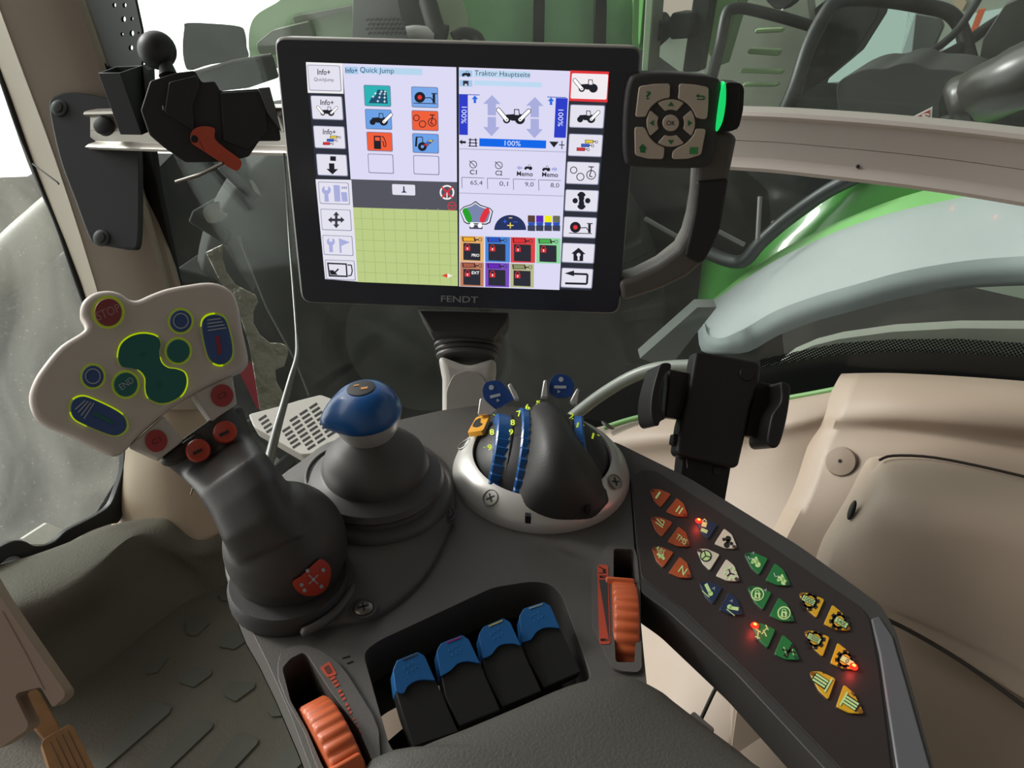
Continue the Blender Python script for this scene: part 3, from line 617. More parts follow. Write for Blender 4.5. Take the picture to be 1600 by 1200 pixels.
# ---- armrest pad
pp = A.hit(880, 1250); mb = MB(); PADF = A.off(.001)
pad = cr([(560, 1225), (640, 1184), (720, 1152), (800, 1118), (880, 1084), (935, 1070), (985, 1068), (1030, 1088), (1056, 1108), (1110, 1150), (1180, 1205), (1260, 1290), (1200, 1560), (700, 1640), (560, 1500)], 4)
P3 = [A.hit(x, y) for x, y in pad]; cen = sum(P3, V())/len(P3); bm = bmesh.new(); rings = []
for k, (sc, z) in enumerate([(.998, .0004), (1.0, .001), (.99, .0035), (.965, .0068), (.92, .0098), (.84, .0125), (.7, .0148), (.45, .016), (.2, .0165)]):
    rings.append([bm.verts.new(cen+(p-cen)*sc+V((0, 0, z))) for p in P3])
for a_, b_ in zip(rings, rings[1:]):
    for i in range(len(P3)): bm.faces.new((a_[i], a_[(i+1) % len(P3)], b_[(i+1) % len(P3)], b_[i]))
bm.faces.new(rings[-1]); bm.faces.new(rings[0][::-1]); bmesh.ops.recalc_face_normals(bm, faces=bm.faces[:])
mb.join(bm, PAD); AP = thing('armrest_pad', cen, 'black textured padded armrest cushion behind the four blue switches', 'armrest')
mb.build('cushion', AP, smooth=60)
mb = MB(); mb.plate(A, rnd([(1070, 1124), (1084, 1110), (1117, 1138), (1112, 1152), (1100, 1160)], 3, 2), -.012, .004, CON); lab(mb.build('hinge_tab', AP, .0015, 2), 'small plastic tab on the cushion edge')
# ================================================================ JOYSTICK
J = thing('control_joystick', V(jc), 'large angled joystick with a wide light grey button head and dark grip', 'joystick')
GR = pm('joystick_grip_rubber', '#3b3937', .45, bump=.12, scale=900)
H = facing(215, 575, .420, up=.22, side=.06)
mb = MB(); bm = bmesh.new(); rings = []; secs = [((255, 717), (373, 632), .017), ((268, 727), (379, 650), .0175), ((290, 744), (390, 680), .018), ((318, 772), (409, 708), .0182), ((340, 806), (434, 742), .019), ((358, 842), (462, 785), .022), ((378, 872), (500, 820), .024)]
for i, (l_, r__, th) in enumerate(secs):
    dd = (H.dist((l_[0]+r__[0])/2, (l_[1]+r__[1])/2)+.0205 if i < 3 else (0, 0, 0, .417, .413, .413, .418)[i]); p, q_ = at(*l_, dd), at(*r__, dd); c_ = (p+q_)/2; a_ = (q_-p)/2; b_ = _f*th; n_ = 32
    sp = lambda v, e=.72: math.copysign(abs(v)**e, v)
    rings.append([bm.verts.new(c_+a_*sp(cos(2*pi*k/n_))+b_*sp(sin(2*pi*k/n_))) for k in range(n_)])
for a_, b_ in zip(rings, rings[1:]):
    for k in range(32): bm.faces.new((a_[k], a_[(k+1) % 32], b_[(k+1) % 32], b_[k]))
bm.faces.new(rings[0][::-1]); bm.faces.new(rings[-1]); bmesh.ops.recalc_face_normals(bm, faces=bm.faces[:]); mb.join(bm, GR)
BC_ = at(447, 850, .430); mb.ell(BC_, .0338, .0335, .0365, GR, seg=48)
mb.lathe(V((BC_.x, BC_.y-.002, ZA+.009)), (0, 0, 1), [(.0300, -.002), (.0295, .006), (.0300, .014)], GR, 40)
mb.build('grip', J, remesh=.0011)
mb = MB(); mb.lathe(jc-V((0, 0, .004)), (0, 0, 1), [(.0335, -.004), (.0335, .004), (.032, .007)], COND, 40); lab(mb.build('boot_collar', J), 'dark collar at the foot of the joystick')
z2 = Z(0, 420, 3.5286); z1b = Z(200, 560, 2.727)
mb = MB(); mb.plate(H, z1b((136, 428), (240, 352), (355, 270), (470, 195), (484, 236), (400, 330), (290, 410), (180, 455)), -.022, -.004, GR)
mb.build('grip_shoulder', J, .005, 3)
hd = cr(z2((157, 700), (185, 610), (240, 525), (330, 420), (440, 350), (468, 320), (462, 285), (440, 240), (455, 175), (515, 127), (600, 113), (670, 132), (715, 162), (760, 166), (830, 135), (920, 103), (1030, 82), (1150, 68), (1230, 85), (1290, 130), (1320, 210), (1345, 350), (1372, 480), (1360, 540), (1270, 585), (1150, 640), (1000, 722), (880, 812), (760, 920), (690, 995), (640, 1020), (590, 1010), (480, 960), (360, 900), (230, 845), (175, 790)), 3)
mb = MB(); mb.plate(H, hd, -.012, .004, HEADM); mb.build('head_plate', J, .0035, 4)
mb = MB(); mb.plate(H, cr(z2((250, 690), (330, 520), (560, 400), (900, 300), (1280, 160), (1320, 500), (1000, 690), (650, 980), (330, 850)), 4), -.026, -.011, COND); mb.build('head_back', J, .004, 3)
HT = H.off(.004)
LIME = glow('lime_light_ring', '#87982c', .28); LIMEB = em('#b4d000', .8)
NAV = pm('navy_button_plastic', '#3d5688', .45, var=.03); TEAL = pm('dark_green_button_plastic', '#2c6b66', .4, var=.04)
PRW = pm('white_print', '#a9b0b8', .5)
def jb(P, ring, mat, label, fn=None, h=.0016, grow=1.2, bright=None):
    cx_, cy_ = sum(p[0] for p in P)/len(P), sum(p[1] for p in P)/len(P)
    mb = MB(); mb.plate(HT, P, .0006, .0006+h, mat)
    K = HT.off(.0006+h); btn = lab(mb.build('button', J, .0004, 2), label); mb = MB(); mb.plate(HT, [(cx_+(x-cx_)*grow, cy_+(y-cy_)*grow) for x, y in P], 0, .0006, LIME)
    if bright:
        for a_, b_ in bright:
            n_ = len(P); idx = [int(a_*n_)+k for k in range(int((b_-a_)*n_)+1)]
            g2 = (grow+1)/2+.0; mb.line(HT, [(cx_+(P[i % n_][0]-cx_)*g2, cy_+(P[i % n_][1]-cy_)*g2) for i in idx], 2.6, LIMEB, off=.0011, t=.0005)
    lab(mb.build('light_ring', btn), 'lime green light ring')
    if fn: mb = MB(); fn(mb, K); mb.build('symbol', btn)
def zc(x, y, r): p = z2((x, y))[0]; return circ(p[0], p[1], r/3.5286, 30)
jb(zc(597, 238, 76), 1, pm('dull_red_button', '#8c4345', .45, var=.03), 'round dull red STOP button', lambda mb, K: mb.text(K, *z2((597, 238))[0], 38, 14, 'STOP', pm('pink_print', '#b08384', .5), .0001, -22))
for x, y in ((997, 287), (512, 592)):
    def ringf(mb, K, x=x, y=y):
        p = z2((x, y))[0]; mb.plate(K, circ(p[0], p[1], 12.4, 26), 0, .0002, PRW, [circ(p[0], p[1], 10.6, 26)])
    jb(zc(x, y, 60), 1, NAV, 'round blue button with a printed circle, '+('upper right' if x > 700 else 'lower left'), ringf)
jb(zc(983, 452, 64), 1, TEAL, 'round dark green button in the right notch'); jb(zc(693, 637, 66), 1, TEAL, 'round dark green END button', lambda mb, K: mb.text(K, *z2((697, 632))[0], 24, 10, 'END', PRW, .0001, -35))
yy = cr(z2((652, 490), (668, 420), (720, 375), (790, 358), (860, 372), (886, 410), (878, 460), (890, 515), (925, 545), (975, 553), (1018, 575), (1028, 630), (1003, 690), (945, 728), (880, 738), (818, 708), (802, 660), (800, 600), (770, 560), (725, 545), (672, 535)), 4)
yc = z2((840, 550))[0]
mb = MB(); mb.plate(HT, [(yc[0]+(x-yc[0])*1.05, yc[1]+(y-yc[1])*1.05) for x, y in yy], 0, .0006, LIME); mb.plate(HT, yy, .0006, .0022, TEAL)
for a_, b_ in ((0, 18), (26, 50), (60, 74)): mb.line(HT, [(yc[0]+(yy[i % len(yy)][0]-yc[0])*1.03, yc[1]+(yy[i % len(yy)][1]-yc[1])*1.03) for i in range(a_, b_)], 2.2, LIMEB, off=.0012, t=.0005)
K = HT.off(.0022); dkp = pm('dark_teal_print', '#33605c', .5)
for px_, py_ in z2((788, 468), (880, 640)): mb.line(K, [(px_-5, py_), (px_+5, py_)], 1.4, dkp, .0002, t=.0001); mb.line(K, [(px_, py_-5), (px_, py_+5)], 1.4, dkp, .0002, t=.0001)
lab(mb.build('button', J, .0004, 2), 'large dark green hourglass-shaped button')
def cap1(mb, K):
    for k in range(4): mb.line(K, z2((1140-k*1+6, 340-k*19), (1248-k*10, 325-k*17)), 1.9, PRW, .0002, t=.0001)
    mb.line(K, z2((1200, 370), (1212, 470)), 6, pm('red_print', '#9a2f3c', .5), .0002, t=.0001)
jb(cr(z2((1113, 320), (1132, 268), (1185, 252), (1235, 270), (1262, 330), (1283, 440), (1268, 500), (1215, 527), (1165, 505), (1138, 450)), 4), 1, NAV, 'blue oval button with four white lines and a red arm', cap1, grow=1.09, bright=((0.0, .2), (.68, .8)))
def cap2(mb, K):
    for k in range(4): mb.line(K, z2((415+k*16, 775+k*17), (470+k*16, 725+k*5)), 1.9, PRW, .0002, t=.0001)
    mb.line(K, z2((515, 795), (625, 850)), 6, pm('green_arm_print', '#2f6560', .5), .0002, t=.0001)
jb(cr(z2((388, 765), (405, 722), (455, 703), (520, 722), (640, 780), (690, 825), (695, 880), (650, 915), (590, 908), (450, 850), (402, 815)), 4), 1, NAV, 'blue oval button with four white lines and a green arm', cap2, grow=1.07, bright=((.1, .42), (.8, .96)))
LEGM = pm('leg_grey_plastic', '#c4beb6', .4)
REDB = pm('red_button_plastic', '#a84040', .4)
for P, c, s, l in ((z2((712, 972), (900, 808), (1013, 945), (880, 1048)), (862, 948), 'C1', 'left'), (z2((1062, 686), (1283, 582), (1308, 745), (1172, 842)), (1225, 698), 'C2', 'right')):
    mb = MB(); mb.plate(H, P, -.014, 0, LEGM); lab(mb.build('head_leg', J, .0012, 2), l+' light grey leg joining the head to the grip')
    p = z2(c)[0]; mb = MB(); mb.plate(H, circ(p[0], p[1], 17.5, 30), .0, .0012, REDB); mb.plate(H, circ(p[0], p[1], 19.5, 30), -.0001, .0003, LEGM); mb.text(H.off(.0012), p[0], p[1], 15, 9, s, pm('dark_red_print2', '#6b2b2b', .5), .0001, -30, bold=.02)
    lab(mb.build('button', J, .0004, 2), 'flat red button marked '+s)
for c, l in (((1090, 1006), 'left'), ((1237, 905), 'right')):
    p = z2(c)[0]; K = H.off(-.0015); mb = MB(); o = K.hit(*p)
    mb.lathe(o, K.N, [(.0062, 0), (.0066, .003), (.0058, .0046), (.0045, .0042)], pm('bright_red_orange_plastic', '#c04a36', .35), 30); mb.line(K, [(p[0]-7, p[1]+4), (p[0]+7, p[1]-3)], 4.5, pm('dark_print', '#3a1c18', .5), off=.0046, t=.0003)
    lab(mb.build('button', J, .0), l+' raised orange-red button below the head')
mb = MB(); q = at(314, 775, .405); mb.ell(at(330, 785, .424), .0032, .004, .0085, pm('side_switch_grey', '#8d857c', .45), ax=(_u-_r*.45)); lab(mb.build('side_switch', J), 'pale switch on the left side of the grip')
mb = MB()
st = cr(z1b((702, 952), (740, 925), (800, 868), (825, 855), (858, 880), (864, 920), (850, 975), (810, 1008), (755, 1010), (715, 985)), 4)
# sticker lies on the bulb's own surface
bc = BC_
def onell(x, y, c, rx, ry, rz, off=0):
    rr = ray(x, y); s_ = V((rx+off, ry+off, rz+off)); o = CAM-c; o = V((o.x/s_.x, o.y/s_.y, o.z/s_.z)); d = V((rr.x/s_.x, rr.y/s_.y, rr.z/s_.z))
    a_, b_, c_ = d.dot(d), 2*o.dot(d), o.dot(o)-1; D_ = b_*b_-4*a_*c_
    if D_ < 0: D_ = 0
    t = (-b_-sqrt(D_))/(2*a_); return CAM+rr*t
SF = Fr(at(487, 905, .404), _r, -ray(487, 905).normalized()+_u*.25+_r*.25)
ORS = pm('orange_red_sticker', '#b8412c', .45)
BR_ = (.0338, .0335, .0365)
def decal(P, mat, off, onto=lambda x, y, o: onell(x, y, bc, *BR_, off=o)):
    cx_, cy_ = sum(p[0] for p in P)/len(P), sum(p[1] for p in P)/len(P); bm = bmesh.new(); R_ = []
    for k in (1, .66, .33, .05): R_.append([bm.verts.new(onto(cx_+(x-cx_)*k, cy_+(y-cy_)*k, off)) for x, y in P])
    for a_, b_ in zip(R_, R_[1:]):
        for i in range(len(P)): bm.faces.new((a_[i], a_[(i+1) % len(P)], b_[(i+1) % len(P)], b_[i]))
    bm.faces.new(R_[-1]); bmesh.ops.recalc_face_normals(bm, faces=bm.faces[:]); mb.join(bm, mat)
decal(st, ORS, .0012)
for x, y in ((790, 942), (765, 905), (832, 902), (824, 972), (740, 965), (752, 988)): decal(circ(*z1b((x, y))[0], 3.2, 8), PRW, .0015)
for a_ in range(4):
    x, y = z1b((790, 942))[0]; t = radians(45+a_*90); decal([(x+4*cos(t)-sin(t), y+4*sin(t)+cos(t)), (x+10*cos(t)-sin(t), y+10*sin(t)+cos(t)), (x+10*cos(t)+sin(t), y+10*sin(t)-cos(t)), (x+4*cos(t)+sin(t), y+4*sin(t)-cos(t))], PRW, .0015)
lab(mb.build('grip_sticker', J), 'orange-red sticker with small white travel symbols')
# ================================================================ CROSSGATE LEVER
X = thing('crossgate_lever', V(cg), 'short lever with a glossy blue knob on a ribbed dark rubber boot', 'lever')
mb = MB(); tilt = (V((-.10, 0, 1))).normalized()
cb = cg+V((.0, .0, 0))
mb.lathe(cb, (0, 0, 1), [(.047, -.006), (.0475, .003), (.045, .007), (.041, .0085), (.0405, .011), (.0425, .014), (.041, .018), (.035, .0205), (.0325, .022), (.0335, .026), (.0305, .034), (.0235, .041), (.0165, .0465), (.0130, .053)], RUB, 48)
lab(mb.build('rubber_boot', X), 'stepped dark rubber boot')
kb = cb+V((-.0015, .0, .0500))
mb = MB(); mb.lathe(kb, tilt, [(.0105, -.006), (.0148, -.001), (.0180, .004), (.0198, .009), (.0206, .0122)], SIL, 44); lab(mb.build('knob_collar', X), 'silver collar under the knob')
mb = MB(); nose = lambda t, h: 1+(.30*max(0, cos(t-pi*1.0))**9)*max(0, 1-abs(h-.015)/.018)
prof = [(.0204, .0118), (.0212, .0128), (.0214, .0155), (.0208, .0190), (.0195, .0228), (.0174, .0262), (.0146, .0292), (.0115, .0312), (.0094, .0320), (.0088, .0321)]
mb.lathe(kb, tilt, prof, BLU, 64, ux=(1, .25, 0), mod=lambda t, h: max(1, nose(t, h))); lab(mb.build('knob', X, smooth=70), 'glossy blue pear-shaped knob')
mb = MB(); kt = kb+tilt*.0321; mb.lathe(kt, tilt, [(.0084, -.001), (.0084, .0006), (.007, .0009)], BLK, 30)
KF = Fr(kt+tilt*.0009, (1, .2, 0), tilt); mb.box(KF, -.004, -.001, .002, .0034, 0, .0003, pm('amber_print', '#c88a3c', .5)); mb.box(KF, 0, .004, -.003, -.0008, 0, .0003, pm('amber_print', '#c88a3c', .5))
lab(mb.build('knob_cap', X), 'black cap with amber marks')
# ================================================================ REAR HITCH DIAL
DC = A.hit(845, 739)
D = thing('hitch_dial', V(DC), 'round silver dial module with blue thumb wheels, green numbers and a black hood', 'dial')
mb = MB(); mb.lathe(DC, (0, 0, 1), [(.061, -.001), (.0612, .003), (.0595, .008), (.055, .0135), (.0505, .0175), (.0475, .0185), (.0465, .0165), (.046, .002)], SIL, 72, capped=False); mb.build('silver_ring', D, smooth=60)
dr = (.0475, .0475, .036); DM = DC+V((0, 0, .006)); mb = MB(); mb.lathe(DM, (0, 0, 1), [(max(1e-5, dr[0]*cos(a_*pi/28)), dr[2]*sin(a_*pi/28)) for a_ in range(15)], BLK, 56); lab(mb.build('number_dome', D, smooth=60), 'black domed number face')
for dx, r_, wd in ((-.0320, .0380, .0110), (-.0185, .0460, .0060), (.0300, .0385, .0070)):
    mb = MB(); c = DM+V((dx, 0, .0005)); h = wd/2; wx = V((.98, 0, -.2)) if dx < 0 else V((.98, 0, .2)); sy_ = .88 if abs(dx) > .02 else .80
    mb.lathe(c, wx, [(r_*.5, -h), (r_*.97, -h), (r_, -h+.001), (r_, h-.001), (r_*.97, h), (r_*.5, h)], BLU, 180, ux=(0, 1, 0), sy=sy_, mod=lambda t, hh: 1-.045*((t*36/(2*pi)) % 1))
    lab(mb.build('thumb_wheel', D, smooth=30), 'ribbed blue thumb wheel')
    mb = MB(); mb.lathe(c+wx*(.0045 if dx < 0 else -.0045), wx, [(r_*1.03, -.0007), (r_*1.035, 0), (r_*1.03, .0007)], BLK, 80, ux=(0, 1, 0), sy=sy_); mb.build('divider_disc', D)
mb = MB()
mb.patch([[(786, 787, .495), (820, 804, .484), (872, 811, .480), (925, 804, .484), (951, 780, .492)],
          [(797, 755, .505), (830, 757, .478), (872, 758, .470), (918, 757, .478), (944, 752, .503)],
          [(808, 715, .52), (835, 705, .485), (865, 700, .475), (905, 705, .485), (938, 722, .52)],
          [(816, 678, .54), (835, 665, .503), (858, 658, .495), (885, 665, .503), (915, 685, .54)],
          [(820, 652, .55), (832, 642, .525), (850, 638, .52), (872, 642, .525), (892, 655, .55)],
          [(828, 640, .56), (838, 631, .545), (850, 628, .54), (863, 631, .545), (876, 641, .56)]], .008, COND, away=(0, .3, -1))
lab(mb.build('hood', D, smooth=60), 'tapering matt black hood over the wheels')
YL = glow('yellow_green_print', '#bfd42c', .6)
for s, x, y, hh, an in (('6', 824, 636, 9, -12), ('7', 811, 646, 9, -12), ('8', 801, 660, 9, -4), ('9', 798.5, 675, 9, 0), ('7', 784, 653, 9, -12), ('8', 768.5, 675, 9, -4), ('9', 765, 699, 9, 0), ('2', 893, 650, 9, 10), ('1', 902.5, 664, 8, 14), ('1', 926.5, 681, 9, 14), ('5', 841, 629, 6, 0)):
    p = onell(x, y, DM, *dr, off=.0008); n_ = (p-DM).normalized()
    n_ = (n_*.8-ray(x, y).normalized()).normalized(); K = Fr(p, _r, n_); K = Fr(K.O-ray(x, y)*.0025, _r, n_); mb = MB(); mb.text(K, x, y, 7 if s != '1' else 3, hh, s, YL, 0, an, bold=.02); lab(mb.build('dial_number', D), 'yellow-green number '+s)
for x, y, a in ((756, 675, 0), (757, 699, 0), (772, 648, 35), (911, 664, 20), (935, 680, 20)):
    p = onell(x, y, DM, *dr, off=.001); K = Fr(p-ray(x, y)*.002, _r, -ray(x, y)); mb = MB(); mb.line(K, [(x-2*cos(radians(a)), y-2*sin(radians(a))), (x+2*cos(radians(a)), y+2*sin(radians(a)))], 1.2, YL, off=0, t=.0002); mb.build('scale_tick', D)
for x, y, k in ((768, 779, 1), (955, 757, 1), (729, 698, 0), (945, 673, 0)):
    c = A.off(.012 if k else .011).hit(x, y); v = (c-DC); v.z = 0; v.normalize(); n_ = (V((0, 0, 1))+v*.75).normalized()
    c = c+n_*(0 if x == 768 else .0006 if x == 729 else .0028); mb = MB(); mb.lathe(c+n_*.0016, n_, [(.0056, 0), (.0056, .0006), (.0051, .0009), (.0047, .0006), (.0046, -.001)], SILD, 26, capped=False)
    mb.lathe(c+n_*.001, n_, [(.0046, 0), (.0044, .0008)], STEEL if k else BLK, 26)
    if k: K = Fr(c+n_*.0018, (1, .3, 0), n_); mb.box(K, -.003, .003, -.0005, .0005, 0, .0003, BLK2); mb.box(K, -.0005, .0005, -.003, .003, 0, .0003, BLK2)
    lab(mb.build('screw' if k else 'plug', D), 'recessed cross-head screw' if k else 'round dark recessed plug')
z3 = Z(690, 570, 4.4444)
c = A.off(.013).hit(*z3((255, 405))[0]); v = (c-DC); v.z = 0; v.normalize(); n_ = (V((0, 0, 1))+v*.55).normalized(); K = Fr(c+n_*.003, _r, n_)
mb = MB(); mb.plate(K, rnd(z3((178, 472), (240, 362), (335, 345), (288, 455)), 3, 2), -.003, .0003, pm('orange_sticker', '#d99a2c', .45)); mb.plate(K.off(.0003), cr(z3((215, 425), (235, 385), (270, 370), (268, 400), (285, 410), (250, 432)), 3), 0, .0002, BLK)
lab(mb.build('sticker', D), 'orange sticker with a black symbol')
for P, U_, l in ((z3((282, 175), (300, 125), (350, 108), (410, 112), (450, 160), (505, 235), (400, 300), (365, 300), (290, 225)), z3((250, 345), (265, 235), (285, 232), (380, 315), (350, 345)), 'left'), (z3((748, 190), (752, 110), (785, 70), (835, 62), (890, 80), (925, 140), (905, 220), (800, 225)), None, 'right')):
    cxp = sum(p[0] for p in P)/len(P); cyp = sum(p[1] for p in P)/len(P); K = Fr(at(cxp, cyp, .555), _r, -_f+_u*.15)
    mb = MB(); mb.plate(K, rnd(P, 4, 3), -.009, 0, pm('navy_blue_plastic', '#1f4280', .35))
    ax_, ay_ = cxp-2, cyp; mb.line(K, [(ax_-6, ay_+7), (ax_+10, ay_+3)] if l == 'left' else [(ax_-9, ay_+4), (ax_+10, ay_+4)], 4.5, PRW, off=.0003, t=.0002); mb.plate(K, circ(ax_-4 if l == 'left' else ax_+2, ay_-8, 4, 10), 0, .0003, PRW); mb.plate(K, circ(ax_+6 if l == 'left' else ax_-2, ay_+12 if l == 'left' else ay_+11, 3.2, 3), 0, .0003, PRW)
    lab(mb.build('push_button', D, .0015, 3), l+' blue paddle button with white arm symbol')
for P, l in ((z3((250, 345), (265, 235), (282, 230), (385, 315), (350, 350)), 'foot'), (z3((458, 140), (480, 125), (520, 190), (540, 240), (505, 240)), 'a'), (z3((690, 225), (710, 105), (732, 105), (738, 225)), 'b'), (z3((892, 250), (940, 162), (957, 170), (940, 280), (915, 275)), 'c')):
    cxp = sum(p[0] for p in P)/len(P); cyp = sum(p[1] for p in P)/len(P); K = Fr(at(cxp, cyp, .552), _r, -_f+_u*.15); mb = MB(); mb.plate(K, P, -.010, 0, SIL); lab(mb.build('button_guard', D, .0008, 2), 'silver guard beside a blue paddle button')
K = A.off(.0165)
for P in (((580, 1025), (620, 1030), (622, 1055), (582, 1050)), ((1002, 985), (1034, 970), (1036, 990), (1004, 1008))): mb = MB(); mb.plate(K, z3(*P), -.004, .0018, BLK2); lab(mb.build('ring_notch', D), 'small dark notch in the silver ring')
# ================================================================ FINGER SWITCHES
SW = [([(180, 690), (200, 640), (310, 595), (345, 615), (400, 740), (520, 1010), (290, 1085), (230, 920), (195, 800)], [(195, 800), (235, 812), (262, 770), (320, 742), (402, 745)], '#45484a', 'dark grey', 'first from the left, with a dark grey strip on its tip'),
      ([(408, 590), (430, 550), (540, 507), (575, 530), (635, 650), (742, 900), (525, 985), (450, 830), (420, 720)], [(430, 722), (480, 692), (520, 655), (570, 645), (634, 655)], '#8a2a6c', 'magenta', 'second from the left, with a magenta strip on its tip'),
      ([(627, 505), (650, 465), (755, 420), (790, 440), (845, 560), (955, 800), (748, 885), (660, 720), (640, 620)], [(648, 630), (690, 612), (735, 562), (800, 552), (846, 562)], '#b8a95e', 'yellow', 'third from the left, with a yellow strip on its tip'),
      ([(838, 410), (860, 370), (965, 335), (1000, 355), (1050, 470), (1160, 700), (965, 785), (880, 640), (850, 540)], [(855, 545), (900, 530), (930, 490), (980, 468), (1050, 472)], '#8d989c', 'silver', 'rightmost, with a silver strip on its tip')]
for out, bd, sc, cn, l in SW:
    P = z7(*out); cxp = sum(p[0] for p in P)/len(P); cyp = sum(p[1] for p in P)/len(P)
    d0 = A.dist(cxp, cyp); K = Fr(at(cxp, cyp, d0*.975), _r, -ray(cxp, cyp).normalized()+_u*.30+_r*.12)
    t = thing('finger_switch', K.O-V((0, 0, .03)), 'blue finger switch, '+l, 'switch', 'four finger switches in the armrest well')
    b0, b1 = z7(*bd)[0], z7(*bd)[-1]; B = cr(z7(*bd), 5, False)
    out_ = z7(*out)
    i0 = min(range(len(out)), key=lambda i: math.hypot(out_[i][0]-b0[0], out_[i][1]-b0[1])); i1 = min(range(len(out)), key=lambda i: math.hypot(out_[i][0]-b1[0], out_[i][1]-b1[1]))
    top_ = out_[:i1+1] if i1 < i0 else out_[:i0+1]
    top = out_[:i1]+B[::-1]+[out_[k] for k in range(i0+1, len(out_))] if i1 > 2 else out_
    body = B+[out_[k] for k in range(i1+1, i0)]
    mb = MB(); mb.plate(K, rnd(top, 2.2, 2), -.016, .001, BLUD); mb.build('blue_cap', t, .0022, 3)
    mb = MB(); mb.plate(K, body, -.015, -.0005, BLK); mb.build('black_body', t, .002, 2)
    mb = MB(); q0, q1 = out_[1], out_[2]; u_ = V((q1[0]-q0[0], q1[1]-q0[1], 0)); n2 = V((-u_.y, u_.x, 0)).normalized()*2.2; a_, b_ = V((*q0, 0))+u_*.25+n2*.6, V((*q0, 0))+u_*.92+n2*.6
    mb.plate(K, [(a_.x, a_.y), (b_.x, b_.y), (b_.x+n2.x, b_.y+n2.y), (a_.x+n2.x, a_.y+n2.y)], .0008, .0013, pm('strip_'+cn.replace(' ', '_'), sc, .45)); lab(mb.build('colour_strip', t), cn+' strip')
    mb = MB()
    for fx, fy in ((.22, .25), (.45, .2), (.68, .15), (.25, .55), (.5, .5), (.72, .45)):
        x = q0[0]+u_.x*fx*.9+fy*14+2; y = q0[1]+u_.y*fx*.9+8+fy*24; mb.plate(K, circ(x, y, .9, 8), .0008, .0014, pm('pale_blue_dots', '#4a84b4', .5))
    mb.build('grip_dots', t)
# ================================================================ BUTTON PANEL
BPm = pm('panel_frame_plastic', '#3a3837', .45, bump=.15, scale=800); MEM = pm('panel_membrane', '#2b2423', .42, bump=.1, scale=900)
BP = thing('button_panel', A.hit(1190, 930)-V((0, 0, .02)), 'angled dark panel of coloured pointed buttons on the right of the armrest', 'control panel')
wing = rnd([(930, 684), (962, 690), (1080, 748), (1250, 853), (1376, 944), (1400, 985), (1425, 1075), (1462, 1210), (1520, 1400), (1440, 1400), (1292, 1205), (1150, 1052), (1040, 952), (1000, 925), (990, 800), (984, 740)], 12, 4)
mb = MB(); mb.plate(A, wing, -.022, .0015, BPm); mb.build('panel_frame', BP, .004, 4)
mem = rnd([(988, 750), (998, 734), (1024, 735), (1200, 850), (1345, 948), (1358, 966), (1372, 1040), (1392, 1200), (1425, 1380), (1400, 1340), (1318, 1205), (1180, 1062), (1060, 945), (1002, 902)], 8, 3)
mb = MB(); mb.plate(A, mem, .0005, .0024, MEM); mb.build('panel_face', BP, .0006, 2)
mb = MB(); mb.plate(A, [(1361, 966), (1374, 962), (1396, 995), (1422, 1085), (1466, 1240), (1408, 1240), (1386, 1100), (1374, 1020)], .0005, .0024, pm('lit_flank_tone', '#55565a', .4)); mb.build('lit_flank', BP, .0014, 2)  # lighter strip: light on the right flank put into the colour
KF = A.off(.0026)
z4 = Z(980, 740, 4.6154)
t0 = [KF.loc(*p) for p in z4((168, 118))][0]; t1 = KF.loc(*z4((432, 318))[0])
UL = [KF.loc(*p) for p in z4((172, 116), (235, 118), (316, 153), (240, 248), (195, 205), (166, 130))]
LR = [KF.loc(*p) for p in z4((357, 180), (408, 222), (434, 300), (424, 316), (350, 312), (277, 280))]
def simil(p, a, b, c, d):
    z = lambda q: complex(*q); k = (z(d)-z(c))/(z(b)-z(a)); r_ = z(c)+(z(p)-z(a))*k; return (r_.real, r_.imag)
cO, cW, cG, cB, cY = pm('orange_button', '#a34a22', .45), pm('cream_button', '#cfc6b4', .45), pm('green_button', '#1f6e36', .45), pm('dark_blue_button', '#1a2a48', .45), pm('yellow_button', '#c99a1e', .45)
SYM = glow('pale_green_symbol', '#a3bf80', .28); DKS = pm('dark_symbol', '#201a18', .5); REDL = em('#ff2a1c', 2.5); REDC = em('#ffc850', 2.5)
PAIRS = [((1016.4, 765.6), (1073.6, 808.9), cO, 'orange', 'I', 'II', cO, 'orange'), ((1017.3, 809.3), (1077.5, 855.9), cO, 'orange', 'lift', 'TMS', cO, 'orange'), ((1019, 855.9), (1079.7, 905), cO, 'orange', 'ABS', 'N', cO, 'orange'),
         ((1088, 813), (1151, 859), cB, 'dark blue', 'lock', 'spots', cW, 'cream'), ((1089.4, 859), (1155, 910), cW, 'cream', 'steer', 'clock', cW, 'cream'), ((1093.8, 910.7), (1159.8, 962.7), cB, 'dark blue', 'armA', 'armB', cB, 'dark blue'),
         ((1163.7, 865.2), (1234, 917), cG, 'green', 'tractorA', 'tractorB', cG, 'green'), ((1168.8, 918), (1240.5, 973), cG, 'green', 'lockA', 'lockB', cG, 'green'), ((1175, 976), (1248, 1033), cG, 'green', 'axle', 'cross', cG, 'green'),
         ((1249, 928), (1328, 987), cY, 'yellow', '1000', '540E', cY, 'yellow'), ((1257.5, 987.5), (1337.5, 1047.5), cY, 'yellow', '1000E', '0', cY, 'yellow'), ((1265.5, 1051), (1348, 1117), cY, 'yellow', 'barA', 'barB', cY, 'yellow')]
DESC = {'lift': 'linkage symbol', 'lock': 'padlock symbol, red lamp lit', 'spots': 'dark hourglass symbol', 'steer': 'steering wheel symbol', 'clock': 'dotted ring symbol', 'armA': 'raised arm symbol', 'armB': 'level arm symbol', 'tractorA': 'small tractor and letter A', 'tractorB': 'small tractor', 'lockA': 'differential lock and letter A', 'lockB': 'differential lock', 'axle': 'axle symbol, red lamp lit', 'cross': 'crossed axle symbol', 'barA': 'roller symbol, upper', 'barB': 'roller symbol, lower'}
LED = {'lock': 1, 'axle': 1, '0': 2}
